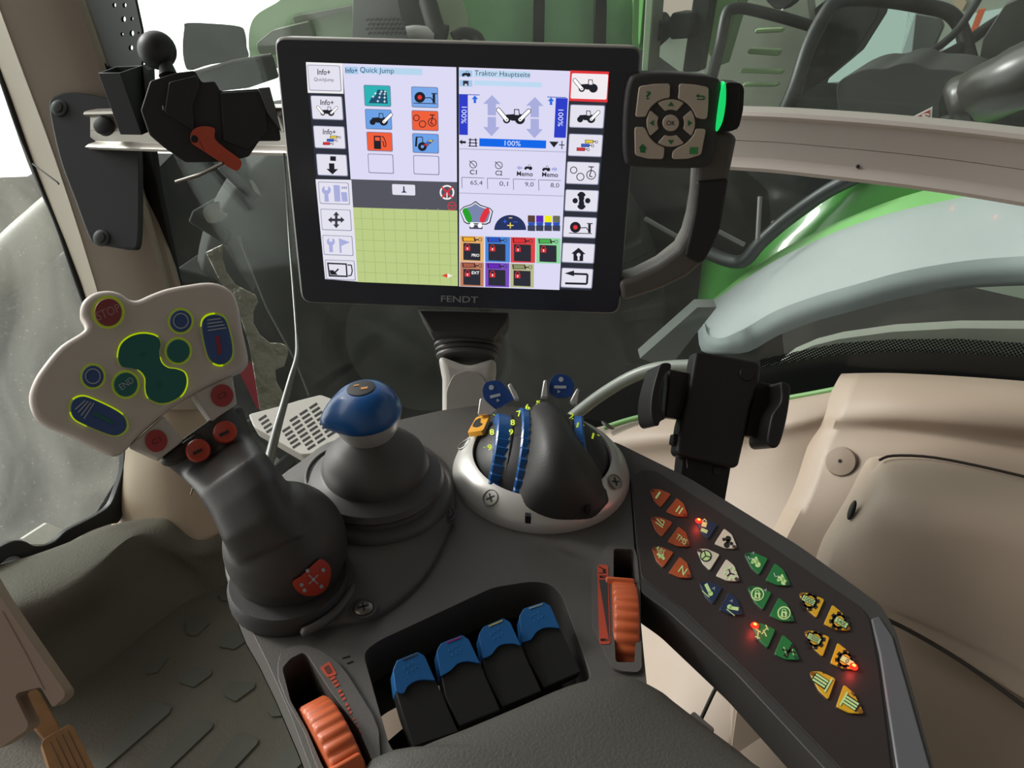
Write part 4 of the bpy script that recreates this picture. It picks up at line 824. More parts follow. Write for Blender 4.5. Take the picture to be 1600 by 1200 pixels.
for pu, pl, m1, n1, s1, s2, m2, n2_ in PAIRS:
    lu, ll = KF.loc(*pu), KF.loc(*pl)
    for sh, m_, nm, s, half in ((UL, m1, n1, s1, 0), (LR, m2, n2_, s2, 1)):
        Q = [simil(p, t0, t1, lu, ll) for p in sh]; Qm = rnd([(a*1000, b*1000) for a, b in Q], 1.3, 3); Qm = [(a/1000, b/1000) for a, b in Qm]
        ca, cb_ = sum(p[0] for p in Q)/len(Q), sum(p[1] for p in Q)/len(Q)
        mb = MB(); mb.lplate(KF, [(ca+(a-ca)*1.06, cb_+(b-cb_)*1.06) for a, b in Qm], -.0006, .0000, DKS); mb.lplate(KF, Qm, 0, .0008, m_); btn = lab(mb.build('button', BP, .0003, 2), nm+' button, '+(DESC.get(s) or 'marked '+s)); mb = MB()
        S = KF.off(.0008); O = S.w(ca, cb_); K = S
        # centre in pixels for symbols
        v = O-CAM; dd = v.dot(_f); X0, Y0 = 800+F*v.dot(_r)/dd, 600-F*v.dot(_u)/dd
        k = math.hypot(pl[0]-pu[0], pl[1]-pu[1])/72
        tx = lambda st, wd, h, mat=SYM, an=34, dx=0, dy=0: mb.text(K, X0+dx*k, Y0+dy*k, wd*k, h*k, st, mat, .0002, an)
        ln = lambda pts, wd, mat=SYM, off=.0002: mb.line(K, [(X0+a*k, Y0+b*k) for a, b in pts], wd*k, mat, off=off, t=.0001)
        dc = lambda a, b, r_, mat=SYM, z=.0002: mb.plate(K, circ(X0+a*k, Y0+b*k, r_*k, 14), z-.0001, z, mat)
        if s in ('I', 'II', 'TMS', 'ABS', 'N'): tx(s, {'I': 3, 'II': 8, 'TMS': 18, 'ABS': 15, 'N': 10}[s], {'I': 12, 'II': 11, 'TMS': 8, 'ABS': 7, 'N': 11}[s], dy=-5 if s == 'ABS' else 0)
        if s == 'ABS': ln([(-4, 0), (5, 6)], 3.5); ln([(-2, 6), (5, 1)], 2.2); dc(5, 7, 2)
        elif s == 'lift': ln([(-5, -2), (6, 6)], 1.3); ln([(-3, -7), (6, 3), (8, -3), (2, -6)], 1.3)
        elif s == 'lock': ln([(-4, -3), (3, -1)], 7); ln([(-5, 5), (4, 9)], 5); ln([(-3, -7), (0, -10), (3, -6)], 1.2)
        elif s == 'spots': [dc(a, b, r_, DKS) for a, b, r_ in ((0, -4, 4.2), (-2, 5, 4.2), (0, 0, 3), (-6, -3, 2.4), (5, 3, 2.4))]
        elif s == 'steer': dc(0, 0, 8, DKS); dc(0, 0, 6.4, SYM, .0003); [ln([(0, 0), (6.5*cos(t), 6.5*sin(t))], 1.4, DKS, .0004) for t in (-1.9, .3, 2.4)]
        elif s == 'clock': [dc(7.5*cos(t*pi/4), 7.5*sin(t*pi/4), 1.7) for t in range(8)]; [ln([(0, 0), (6*cos(t), 6*sin(t))], 1.5, DKS) for t in (-1.9, .3, 2.4)]
        elif s == 'armA': ln([(-4, -7), (2, 5)], 4.5); dc(2.5, 6, 3.2); ln([(-9, 2), (1, 11)], 1); tx('A', 4, 4, PRW, 34, 7, -1)
        elif s == 'armB': ln([(-5, 1), (7, 3)], 4.5); dc(-5, 0, 3.2); ln([(-9, 3), (2, 12)], 1); tx('A', 4, 4, PRW, 34, -2, -8)
        elif s.startswith('tractor'): dc(5, 6, 3.6); dc(-2, 3, 2); ln([(-3, 0), (5, 3)], 5); ln([(2, -4), (5, 3)], 3); ln([(-8, -6), (-6, -1), (-2, -2)], 1.1, PRW); (tx('A', 4, 4, PRW, 34, -1, -9) if s[-1] == 'A' else None)
        elif s.startswith('lock'): dc(0, 0, 8.4); dc(0, 0, 6.6, m_, .0003); ln([(-3.6, 1.4), (3.6, 2.2)], 7, SYM, .0004); ln([(-.6, 0), (.2, 4)], 1.6, DKS, .0005); ln([(-2.5, -2), (-2, -4.5), (1.5, -4.5), (2.5, -1.5)], 1, SYM, .0004); (tx('A', 4, 4, PRW, 34, 10, -5) if s == 'lockA' else None)
        elif s == 'axle': ln([(-7, -3), (-1, 1)], 1.3); ln([(-4, -1), (-5, 9)], 1.3); ln([(-8, 6), (-2, 8)], 1.3); ln([(2, -2), (6, 6)], 1.3); ln([(5, -8), (8, -2)], 1.3); ln([(0, 3), (7, -5)], 1.3)
        elif s == 'cross': ln([(-8, -2), (8, 2)], 2, DKS); ln([(-3, 8), (4, -8)], 2, DKS); ln([(-6, 6), (7, -6)], 2, DKS); ln([(-6, -5), (-2, 6)], 1); ln([(4, -4), (6, 5)], 1)
        elif s in ('1000', '540E', '1000E', '0'):
            for t in range(8): c_, s__ = cos(t*pi/4), sin(t*pi/4); ln([(6*c_, 6*s__), (11*c_, 11*s__)], 4.2, DKS)
            dc(0, 0, 8.6, DKS); dc(0, 0, 6, m_, .0003); sg = -1 if s.startswith('1000') else 1
            ln([(-9 if sg < 0 else -5, -5 if sg < 0 else -3), (6 if sg < 0 else 10, 3 if sg < 0 else 6)], 7.5, DKS, .0004); ln([(-8 if sg < 0 else -4, -4.5 if sg < 0 else -2.5), (5 if sg < 0 else 9, 2.5 if sg < 0 else 5.4)], 6, SYM, .0005)
            mb.text(K, X0+(-1.5 if sg < 0 else 2.5)*k, Y0+(-1 if sg < 0 else 1.5)*k, (12 if s != '0' else 3.4)*k, 5*k, s, DKS, .0007, 30)
        elif s.startswith('bar'):
            ln([(-8, -5), (7, 5)] if half == 0 else [(-7, -5), (8, 5)], 10.5, DKS)
            for o_ in (-3.2, 0, 3.2): ln([(-7+o_*-.55, -4.5+o_*.85), (6+o_*-.55, 4+o_*.85)], 2, SYM, .0003)
            e = 8 if half == 0 else -8; ln([(e+4, e*.6-7), (e-4, e*.6+7)], 2, SYM, .0003); ln([(0, -12), (3, -8), (5, -10)], 1, DKS)
        # the round lamp near the pointed tip
        tip = lu if half == 0 else ll; ta, tb = tip[0]+(ca-tip[0])*.26, tip[1]+(cb_-tip[1])*.26; ro = .00155
        lit = LED.get(s, 0) and ((LED[s] == 1 and half == 0) or (LED[s] == 2 and half == 1))
        oo = S.w(ta, tb); mb.build('symbol', btn); mb = MB()
        if lit: mb.lathe(oo, (0, 0, 1), [(.0022, 0), (.0019, .0008), (.0011, .0013)], REDL, 18); mb.lathe(oo, (0, 0, 1), [(.0010, .0012), (.0007, .0016)], REDC, 12)
        else: mb.lathe(oo, (0, 0, 1), [(ro, -.0001), (ro*.9, .0002)], pm('lamp_off_'+nm.replace(' ', '_'), {'orange': '#6b2b14', 'cream': '#4a3a34', 'green': '#17492a', 'dark blue': '#141f38', 'yellow': '#7d5214'}[nm], .4), 16)
        if lit: l_ = lamp('POINT', 'indicator_glow', oo+V((0, 0, .006)), oo, .0035, (1, .06, .04), .0015); l_['_skip'] = 1
        lab(mb.build('indicator_lamp', btn), 'lit red lamp' if lit else 'unlit lamp')
# ================================================================ PHONE HOLDER
z5 = Z(980, 530, 4.4429)
PHB = pm('phone_holder_plastic', '#1b1a1a', .5, bump=.08, scale=700)
PH = thing('phone_holder', at(1105, 770, .56), 'black phone holder with two side grips standing behind the button panel', 'phone holder')
K = Fr(at(1125, 640, .55), _r, -_f*.97+_r*.12+_u*.12)
mb = MB(); mb.plate(K, rnd(z5((478, 88), (520, 85), (905, 155), (932, 185), (918, 300), (858, 470), (820, 680), (775, 880), (735, 897), (360, 810), (345, 780), (372, 600), (425, 400), (465, 150)), 4, 3), -.014, .002, PHB); mb.build('back_plate', PH, .0028, 3)
mb = MB(); mb.plate(K, z5((290, 205), (460, 240), (440, 330), (375, 555), (262, 540)), -.014, -.004, PHB); mb.build('sliding_arm', PH, .0015, 2)
mb = MB(); mb.plate(K, z5((895, 290), (1062, 320), (1040, 450), (985, 560), (975, 700), (818, 670), (860, 460)), -.014, -.004, PHB); mb.build('sliding_arm', PH, .0015, 2)
mb = MB(); mb.plate(K, cr(z5((235, 172), (300, 168), (302, 212), (268, 240), (235, 330), (228, 450), (268, 542), (232, 568), (215, 602), (178, 580), (163, 500), (172, 380), (205, 250)), 3), -.016, .016, PHB); lab(mb.build('side_grip', PH, .0025, 3), 'left curved grip')
mb = MB(); mb.plate(K, cr(z5((1068, 298), (1118, 308), (1137, 345), (1120, 500), (1085, 660), (1050, 745), (1000, 750), (975, 702), (990, 600), (1010, 520), (1065, 440), (1072, 370)), 3), -.016, .016, PHB); lab(mb.build('side_grip', PH, .0025, 3), 'right curved grip')
mb = MB(); mb.plate(K, rnd(z5((322, 658), (350, 655), (348, 742), (312, 730)), 2, 2), -.010, -.002, PHB); mb.build('release_button', PH, .001, 2)
mb = MB(); mb.plate(K.off(-.006), z5((385, 815), (720, 885), (700, 1000), (678, 1130), (560, 1200), (380, 1050), (375, 915)), -.016, 0, BLK2); mb.plate(K.off(-.006), rnd(z5((600, 885), (655, 890), (650, 945), (600, 940)), 2, 2), 0, .001, PHB); mb.plate(K.off(-.006), z5((408, 830), (416, 832), (424, 890), (416, 900)), 0, .0008, GPLT); mb.build('mount_post', PH, .002, 2)
mb = MB(); mb.lathe(K.hit(*z5((830, 240))[0], .002), K.N, [(.0055, 0), (.005, .001)], PHB, 24); mb.build('screw_cap', PH)
# ================================================================ CAB SHELL
def plane3(a, b, c):
    n = (b-a).cross(c-a).normalized()
    if n.dot(CAM-a) < 0: n = -n
    return Fr(a, (b-a), n)
W = Fr((.2, .70, .9), (.85, -.527, 0), (-.527, -.85, 0))
G = plane3(at(0, 106, 1.26), at(190, 745, 1.38), at(-20, 890, 1.17))
GLW, GLG = glassmat('dusty_side_glass', .03), glassmat('dirty_windscreen_glass', .20, scale=4)
WG = W.off(-.03)
mb = MB(); mb.plate(WG, [(100, -160), (2400, -400), (2400, 800), (1330, 596), (1100, 640), (900, 655), (700, 700), (330, 770), (250, 560)], -.005, 0, GLW)
o = struct(mb.build('window_1')); lab(o, 'dusty side window pane')
mb = MB(); mb.plate(G, [(-420, -400), (-150, -200), (3, 106), (52, 253), (92, 348), (125, 440), (190, 640), (185, 745), (120, 850), (40, 850), (-30, 880), (-450, 1100)], -.005, 0, GLG)
o = struct(mb.build('window_2')); lab(o, 'dirty scratched windscreen pane')
# pillar
PR = [(-120, -75, -45, 25, 95, 1.10), (0, -38, -3, 60, 132, 1.13), (106, 0, 36, 100, 168, 1.165), (253, 51, 90, 150, 212, 1.21), (440, 125, 150, 205, 262, 1.255), (640, 188, 206, 262, 310, 1.30)]
mb = MB(); mb.patch([[(a, y, d+.085), ((a+b)/2, y, d+.042), (b-2, y, d), (b+2, y, d-.003), (c, y, d-.004), ((c+e)/2, y, d), (e-3, y, d+.012), (e+1, y, d+.05)] for y, a, b, c, e, d in PR], .05, BEIP, 3)
lab(struct(mb.build('trim_1', smooth=24)), 'taupe plastic window pillar')
mb = MB(); mb.patch([[(190, 600, 1.36), (206, 600, 1.32), (250, 600, 1.30), (304, 600, 1.33)], [(196, 703, 1.37), (214, 703, 1.33), (262, 700, 1.30), (332, 690, 1.33)], [(184, 770, 1.38), (206, 775, 1.34), (270, 775, 1.31), (345, 760, 1.33)], [(172, 830, 1.39), (205, 835, 1.35), (275, 850, 1.32), (350, 850, 1.34)]], .04, pm('beige_pillar_foot', '#b09c86', .5, bump=.1))
lab(struct(mb.build('trim_2', smooth=50)), 'beige foot of the window pillar')
mb = MB(); mb.tube([at(51, 256, 1.235), at(90, 285, 1.19), at(92, 288, 1.19)], .0012, COND); lab(struct(mb.build('trim_3')), 'seam across the pillar trim')
# black seals
mb = MB(); mb.tube(cr([tuple(at(*p)) for p in ((-60, -60, 1.24), (-2, 106, 1.255), (49, 253, 1.295), (90, 348, 1.32), (122, 440, 1.34), (188, 620, 1.385))], 4, False), .006, BLK2); lab(struct(mb.build('trim_4')), 'black seal left of the pillar')
z2b = Z(0, 640, 4.6154)
mb = MB(); mb.plate(G.off(.012), cr(z2b((905, 280), (890, 420), (850, 560), (800, 680), (720, 745), (600, 810), (480, 872), (400, 945), (320, 978), (245, 980), (180, 948), (100, 945), (0, 990), (-120, 1060), (-120, 1200), (0, 1120), (70, 1065), (140, 1060), (205, 1105), (300, 1060), (450, 985), (650, 880), (800, 826), (870, 800), (930, 600), (945, 300)), 3), -.015, 0, pm('seal_rubber', '#1e1f20', .5))
lab(struct(mb.build('trim_5', bevel=.003)), 'black rubber windscreen seal curving along the bottom')
mb = MB(); mb.plate(WG.off(.006), [(150, 118), (222, 112), (226, 150), (248, 300), (275, 430), (318, 620), (345, 760), (312, 760), (262, 470), (205, 240), (165, 103)], -.01, 0, pm('window_seal', '#26282a', .5)); lab(struct(mb.build('trim_6', bevel=.003)), 'dark seal right of the pillar')
# dotted band and seal under the side window
zg = Z(1050, 260, 2.909)
def dotmat():
    m = bpy.data.materials.new('dotted_glass_print'); m.use_nodes = True; n = m.node_tree; n.nodes.clear()
    tc = n.nodes.new('ShaderNodeTexCoord'); vo = n.nodes.new('ShaderNodeTexVoronoi'); vo.inputs['Scale'].default_value = 400; vo.inputs['Randomness'].default_value = 0
    vo.voronoi_dimensions = '2D'; cb2 = n.nodes.new('ShaderNodeCombineXYZ')
    for k, v_ in enumerate(((W.U+W.V)*.7071, (W.U-W.V)*.7071)):
        dn = n.nodes.new('ShaderNodeVectorMath'); dn.operation = 'DOT_PRODUCT'; dn.inputs[1].default_value = v_
        n.links.new(tc.outputs['Object'], dn.inputs[0]); n.links.new(dn.outputs['Value'], cb2.inputs[k])
    n.links.new(cb2.outputs[0], vo.inputs['Vector']); c = n.nodes.new('ShaderNodeMath'); c.operation = 'LESS_THAN'; c.inputs[1].default_value = .40; n.links.new(vo.outputs['Distance'], c.inputs[0])
    t = n.nodes.new('ShaderNodeBsdfTransparent'); d = n.nodes.new('ShaderNodeBsdfDiffuse'); d.inputs[0].default_value = (.012, .012, .013, 1)
    mx = n.nodes.new('ShaderNodeMixShader'); n.links.new(c.outputs[0], mx.inputs[0]); n.links.new(t.outputs[0], mx.inputs[1]); n.links.new(d.outputs[0], mx.inputs[2])
    o = n.nodes.new('ShaderNodeOutputMaterial'); n.links.new(mx.outputs[0], o.inputs[0]); return m
mb = MB(); U1 = zg((400, 880), (600, 835), (760, 805), (1000, 787), (1300, 785), (1600, 805), (1760, 820)); L1 = zg((1760, 890), (1600, 868), (1300, 848), (1000, 842), (760, 855), (600, 880), (400, 912))
mb.plate(WG.off(.002), U1+L1, -.001, 0, dotmat()); lab(struct(mb.build('trim_7')), 'dotted print along the lower glass edge')
mb = MB(); mb.plate(WG.off(.001), [(905, 650), (955, 615), (1010, 590), (1090, 585), (1185, 576)]+L1[::-1][:-1]+[(1655, 566), (2000, 640), (2000, 720), (1660, 622), (1340, 612), (1235, 626), (1090, 645), (960, 664)], -.006, 0, pm('black_glass_border', '#141819', .3)); lab(struct(mb.build('trim_8')), 'black border under the side window')
mb = MB(); sp = [(890, 655, .86), (935, 620, .84), (985, 590, .815), (1030, 575, .795), (1090, 572, .77), (1130, 580, .75)]
mb.tube(cr([tuple(at(*p)) for p in sp], 4, False), .0068, pm('edge_seal_sheen', '#6f756c', .35)); lab(struct(mb.build('trim_9')), 'pale shiny curved rim at the window corner')  # pale tone stands for the reflection on the seal
mb = MB(); mb.plate(WG.off(-.05), zg((540, 858), (640, 815), (760, 785), (1000, 752), (1300, 736), (1620, 738), (1760, 745), (2400, 900), (2400, 1100), (1620, 880), (1300, 856), (1000, 850), (760, 866), (600, 892), (480, 905)), -.02, 0, pm('outer_sill', '#8f9087', .5)); lab(struct(mb.build('trim_10')), 'pale outer sill below the window')
mb = MB(); mb.tube(cr([tuple(at(*p)) for p in ((945, 668, .84), (1010, 650, .82), (1120, 640, .79), (1240, 621, .74), (1330, 604, .705))], 4, False), .003, pm('olive_green_edge', '#6d9a5a', .4)); lab(struct(mb.build('trim_11')), 'thin green painted edge under the side window')
# beige side panels
mb = MB(); mb.patch([[(930, 672, .86), (1020, 652, .82), (1130, 645, .78), (1240, 625, .73), (1332, 607, .70)],
                      [(935, 700, .845), (1020, 685, .80), (1130, 678, .755), (1235, 660, .71), (1318, 640, .69)],
                      [(940, 730, .85), (1020, 720, .805), (1130, 710, .76), (1225, 695, .715), (1303, 672, .695)],
                      [(950, 790, .84), (1030, 790, .79), (1120, 790, .745), (1200, 790, .71), (1262, 780, .69)],
                      [(970, 950, .78), (1040, 960, .73), (1110, 970, .69), (1180, 970, .665), (1240, 970, .645)],
                      [(985, 1180, .66), (1060, 1190, .62), (1130, 1200, .60), (1220, 1210, .58), (1300, 1220, .565)],
                      [(1000, 1400, .57), (1080, 1400, .55), (1160, 1420, .53), (1260, 1420, .515), (1400, 1420, .50)]], .03, BEI)
lab(struct(mb.build('wall_right', smooth=50)), 'beige cab side panel in front of the seam')
mb = MB(); mb.patch([[(1340, 583, .715), (1400, 583, .70), (1500, 588, .67), (1620, 597, .64), (1760, 610, .61)],
                      [(1335, 592, .69), (1400, 594, .665), (1500, 600, .635), (1620, 610, .605), (1760, 625, .58)],
                      [(1322, 618, .675), (1400, 622, .642), (1500, 630, .612), (1620, 642, .585), (1760, 655, .56)],
                      [(1308, 650, .67), (1400, 652, .636), (1500, 660, .608), (1620, 672, .583), (1760, 690, .56)],
                      [(1300, 672, .672), (1400, 674, .643), (1500, 682, .617), (1620, 695, .592), (1760, 710, .565)],
                      [(1285, 705, .668), (1375, 708, .638), (1480, 712, .612), (1620, 735, .585), (1760, 760, .555)],
                      [(1262, 775, .66), (1340, 790, .635), (1450, 800, .61), (1620, 830, .58), (1760, 850, .555)],
                      [(1225, 850, .655), (1310, 880, .635), (1420, 900, .61), (1620, 940, .58), (1760, 960, .55)],
                      [(1180, 960, .64), (1300, 980, .62), (1420, 1000, .60), (1620, 1050, .57), (1760, 1080, .54)],
                      [(1140, 1200, .60), (1280, 1200, .585), (1420, 1200, .57), (1620, 1230, .545), (1760, 1250, .52)],
                      [(1130, 1450, .55), (1280, 1450, .54), (1420, 1450, .53), (1620, 1450, .51), (1760, 1450, .50)]], .035, BEI, ext=1.5)
lab(struct(mb.build('trim_12', smooth=50)), 'beige moulded side panel with a rounded ledge')
LB = thing('storage_box_lid', at(1500, 850, .56), 'beige moulded storage box lid with rounded corner on the right side panel', 'lid')
mb = MB(); mb.patch([[(1373, 722, .618), (1392, 716, .612), (1460, 718, .598), (1560, 738, .578), (1680, 768, .555), (1790, 800, .535)],
                      [(1362, 740, .606), (1388, 728, .596), (1460, 728, .582), (1560, 748, .563), (1680, 778, .54), (1790, 810, .52)],
                      [(1345, 775, .598), (1385, 762, .576), (1460, 762, .560), (1560, 782, .542), (1680, 812, .52), (1790, 840, .50)],
                      [(1322, 815, .592), (1372, 800, .566), (1450, 805, .545), (1550, 825, .526), (1670, 860, .506), (1790, 890, .49)],
                      [(1298, 860, .590), (1355, 855, .568), (1430, 868, .548), (1540, 890, .529), (1660, 930, .508), (1790, 960, .49)],
                      [(1290, 905, .590), (1350, 920, .572), (1420, 945, .556), (1530, 985, .538), (1650, 1030, .518), (1790, 1060, .50)],
                      [(1320, 940, .590), (1370, 962, .578), (1430, 990, .564), (1530, 1048, .545), (1630, 1108, .525), (1790, 1190, .50)]], .02, BEI, ext=1.0)
mb.build('lid_panel', LB, smooth=60)
mb = MB(); mb.tube(cr([tuple(at(*p)) for p in ((1374, 719, .606), (1396, 712, .606), (1460, 715, .594), (1560, 735, .574), (1680, 765, .552))], 4, False), .0011, pm('dark_gap', '#2a231d', .8)); lab(mb.build('lid_gap', LB), 'dark gap line along the top of the lid')
mb = MB(); mb.ell(at(1331, 797, .588), .0022, .0035, .008, BLK2, ax=(at(1336, 785, .58)-at(1326, 812, .58))); lab(mb.build('lid_latch', LB), 'small dark latch slot')
mb = MB(); c = at(1314, 721, .652); n_ = (-ray(1314, 721).normalized()+_u*.1-_r*.25); mb.lathe(c, n_, [(.0128, -.002), (.0128, .0005), (.0118, .0022), (.0035, .0034)], BEI, 40); mb.lathe(c+n_.normalized()*.0032, n_, [(.0017, 0), (.0016, .0004)], BLK2, 16)
tag(mb.build('trim_cap'), 'round beige screw cover with a dark centre hole, left of the storage box lid', 'cover')
mb = MB(); mb.tube(cr([tuple(at(*p)) for p in ((1372, 962, .562), (1420, 985, .552), (1500, 1032, .535), (1600, 1103, .512), (1700, 1180, .49))], 4, False), .0016, pm('dark_gap', '#2a231d', .8)); lab(struct(mb.build('trim_13')), 'dark seam below the storage box lid')
mb = MB(); mb.tube([at(1132, 1048, .632), at(1112, 1088, .622), at(1090, 1135, .61)], .0016, pm('dark_gap', '#2a231d', .8)); lab(struct(mb.build('trim_14')), 'dark seam between the lower side panels')
# seat-side box seen through the gaps
SB = Fr((-.02, .3, .56), (1, 0, 0), (0, 0, 1)); mb = MB(); mb.plate(SB, rnd([(590, 1090), (900, 1010), (1060, 1300), (600, 1500)], 10), -.2, 0, BEI); lab(struct(mb.build('trim_15', bevel=.01)), 'beige box below the armrest')
# roof and rear of the cab (shade the inside)
RF = pm('roof_lining', '#6f675f', .8)
mb = MB(); b = Fr((0, 0, 1.75), (1, 0, 0), (0, 0, -1)); mb.box(b, -.6, 1.0, -1.0, 1.2, -.05, 0, RF); lab(struct(mb.build('ceiling')), 'cab roof lining')
mb = MB(); b = Fr((0, -.75, .9), (1, 0, 0), (0, 1, 0)); mb.box(b, -1.0, 1.3, -.9, .9, -.04, 0, RF); lab(struct(mb.build('wall_rear')), 'rear wall of the cab')
# floor mat
FLR = Fr((0, 1, 0), (1, 0, 0), (0, 0, 1))
mb = MB(); mb.lplate(FLR, [(-1.0, -1.7), (.9, -1.7), (.9, -.78), (-.55, .12), (-.75, .12), (-1.0, -.1)], -.04, 0, FLM); lab(struct(mb.build('floor')), 'dark ribbed rubber floor mat')
z7f = Z(0, 740, 2.6091)
mb = MB()
for P in ([(730, 440), (780, 415), (850, 430), (800, 470), (745, 465)], [(890, 490), (960, 480), (945, 520), (900, 515)], [(755, 600), (800, 570), (858, 605), (800, 660), (760, 655)], [(905, 655), (960, 632), (1005, 680), (955, 715), (893, 705)],
          [(610, 790), (650, 745), (690, 745), (640, 810), (590, 815)], [(725, 830), (780, 785), (862, 795), (865, 815), (790, 870), (730, 850)], [(905, 885), (940, 845), (1040, 850), (1040, 870), (960, 928), (915, 905)], [(1085, 965), (1140, 920), (1200, 940), (1180, 985), (1110, 990)],
          [(395, 1180), (600, 930), (640, 925), (700, 950), (690, 975), (430, 1200), (300, 1330), (260, 1310)], [(600, 1200), (790, 995), (870, 1015), (865, 1035), (640, 1250), (560, 1330), (500, 1290)], [(850, 1200), (970, 1050), (1055, 1080), (1050, 1100), (900, 1260), (830, 1310), (770, 1280)],
          [(1080, 1200), (1180, 1110), (1260, 1140), (1240, 1170), (1110, 1300), (1040, 1290)]):
    mb.plate(FLR, rnd(z7f(*P), 3, 3), -.002, .003, FLM2)
lab(struct(mb.build('trim_16', bevel=.0015)), 'raised grip pads of the floor mat')
mb = MB(); mb.patch([[(-60, 900, 1.16), (0, 882, 1.18), (38, 872, 1.19), (100, 850, 1.22), (172, 822, 1.27), (237, 812, 1.31), (268, 813, 1.32), (310, 846, 1.32), (365, 820, 1.34)],
                      [(-60, 940, 1.07), (0, 925, 1.09), (38, 915, 1.10), (100, 895, 1.13), (160, 865, 1.18), (215, 832, 1.25), (262, 835, 1.28), (312, 865, 1.31), (375, 840, 1.35)],
                      [(-60, 985, 1.04), (0, 970, 1.055), (40, 962, 1.065), (90, 945, 1.09), (145, 905, 1.14), (205, 850, 1.23), (258, 855, 1.27), (315, 880, 1.32), (380, 862, 1.37)],
                      [(-60, 1040, 1.09), (0, 1030, 1.10), (50, 1015, 1.12), (110, 985, 1.16), (170, 950, 1.20), (230, 910, 1.26), (280, 890, 1.31), (330, 905, 1.34), (390, 890, 1.39)],
                      [(-60, 1150, 1.12), (0, 1140, 1.13), (60, 1110, 1.15), (120, 1080, 1.18), (175, 1045, 1.22), (240, 995, 1.28), (300, 955, 1.33), (350, 935, 1.36), (410, 915, 1.40)],
                      [(-60, 1230, 1.12), (0, 1230, 1.12), (60, 1180, 1.15), (120, 1130, 1.19), (180, 1085, 1.22), (250, 1030, 1.27), (310, 985, 1.32), (360, 960, 1.36), (420, 930, 1.40)]], .02, FLM)
lab(struct(mb.build('trim_17', smooth=60)), 'moulded rubber toe board rising to the windscreen')
mb = MB(); mb.tube(cr([tuple(at(*p)) for p in ((92, 1150, 1.13), (130, 1105, 1.16), (165, 1075, 1.185), (200, 1058, 1.2), (245, 1065, 1.2), (290, 1085, 1.18))], 4, False), [.004]*11+[.010]*5+[.004]*10, pm('mat_bead', '#5a5141', .7, bump=.3), flat=.5); lab(struct(mb.build('trim_18')), 'curved raised bead moulded in the floor mat')
# steering column cowl and pedal
mb = MB(); K = Fr(at(30, 1000, .8), _r*1+_f*.35, -_f*1+_r*.35+_u*.35)
mb.plate(K, rnd(z7f((-120, 300), (0, 500), (80, 620), (190, 780), (265, 890), (262, 915), (215, 955), (165, 870), (70, 895), (62, 910), (115, 1020), (110, 1045), (0, 1120), (-200, 1200)), 5, 3), -.05, 0, pm('cowl_plastic', '#a08a7b', .55, bump=.1)); mb.line(K, z7f((10, 560), (110, 740), (180, 880)), 1.0, pm('cowl_groove', '#6d5b50', .6), off=.0006, t=.0005)
tag(mb.build('steering_column_cowl', bevel=.004), 'taupe plastic steering column cover at the lower left edge', 'cover')
PD = thing('brake_pedal', at(110, 1150, .95), 'worn brown metal pedal with a ribbed pad below the steering column cover', 'pedal')
PM_ = pm('worn_brown_metal', '#8a6440', .5, .35, bump=.3, scale=120, var=.5, vscale=25)
K = facing(100, 1130, .93, up=.5, side=.1)
mb = MB(); mb.plate(K, z7f((62, 905), (70, 890), (140, 868), (165, 890), (245, 1030), (250, 1060), (185, 1085), (120, 1010)), -.012, 0, PM_); mb.build('pedal_arm', PD, .002)
mb = MB(); mb.plate(K.off(.004), rnd(z7f((168, 1100), (180, 1080), (280, 1022), (298, 1030), (385, 1200), (420, 1300), (260, 1380), (200, 1200)), 3, 3), -.012, .004, PM_); 
for k in range(4): mb.line(K.off(.008), z7f((205+k*24, 1092-k*15), (300+k*22, 1290-k*20)), 1.3, pm('groove_brown', '#33261a', .7), off=.0008, t=.001)
mb.build('pedal_pad', PD, .002)
# ---- lever chain seen left of joystick
mb = MB()
for k in range(6): mb.ell(at(303-k*.9, 758+k*2.8, 1.2), .0016, .0016, .0016, STEEL, seg=10)
tag(mb.build('bead_chain'), 'short silver bead chain hanging left of the joystick grip', 'chain')
# ================================================================ VENT, GRAB ROD
z6b = Z(340, 480, 4.2857)
VP = pm('vent_plastic', '#cbc7bf', .5, bump=.1)
VF = Fr(at(455, 680, .88), (1, .25, 0), (-.1, -.35, 1))
VT = thing('air_vent', at(455, 700, .88), 'pale grey slotted air vent behind the blue-knobbed lever', 'air vent')
vo_ = z6b((205, 715), (410, 662), (540, 622), (690, 584), (800, 625), (880, 700), (860, 880), (620, 985), (560, 985), (420, 905), (330, 850), (240, 800))
mb = MB(); mb.plate(VF, rnd(vo_, 4, 3), -.02, 0, VP); mb.build('vent_frame', VT, .003, 3)
mb = MB()
def slot(x, y, L=60, w_=14, a=-33):
    c_, s_ = cos(radians(a)), sin(radians(a)); mb.plate(VF, z6b((x-L/2*c_+w_/2*s_, y-L/2*s_-w_/2*c_), (x+L/2*c_+w_/2*s_, y+L/2*s_-w_/2*c_), (x+L/2*c_-w_/2*s_, y+L/2*s_+w_/2*c_), (x-L/2*c_-w_/2*s_, y-L/2*s_+w_/2*c_)), 0, .0004, BLK2)
def inside(x, y, P):
    c = False
    for (x0, y0), (x1, y1) in zip(P, P[1:]+P[:1]):
        if (y0 > y) != (y1 > y) and x < (x1-x0)*(y-y0)/(y1-y0)+x0: c = not c
    return c
for Pg, o_ in (([(470, 735), (640, 630), (700, 640), (790, 705), (815, 850), (570, 965), (440, 880)], (640, 660)), ([(225, 765), (340, 705), (400, 740), (350, 850), (310, 835)], (300, 740))):
    for i in range(-6, 7):
        for j in range(-10, 16):
            x, y = o_[0]+66*i+17*j, o_[1]-43*i+27*j
            if inside(x, y, Pg): slot(x, y)
mb.build('slots', VT)
GRD = pm('grab_rod_metal', '#7c7e7b', .35, .4)
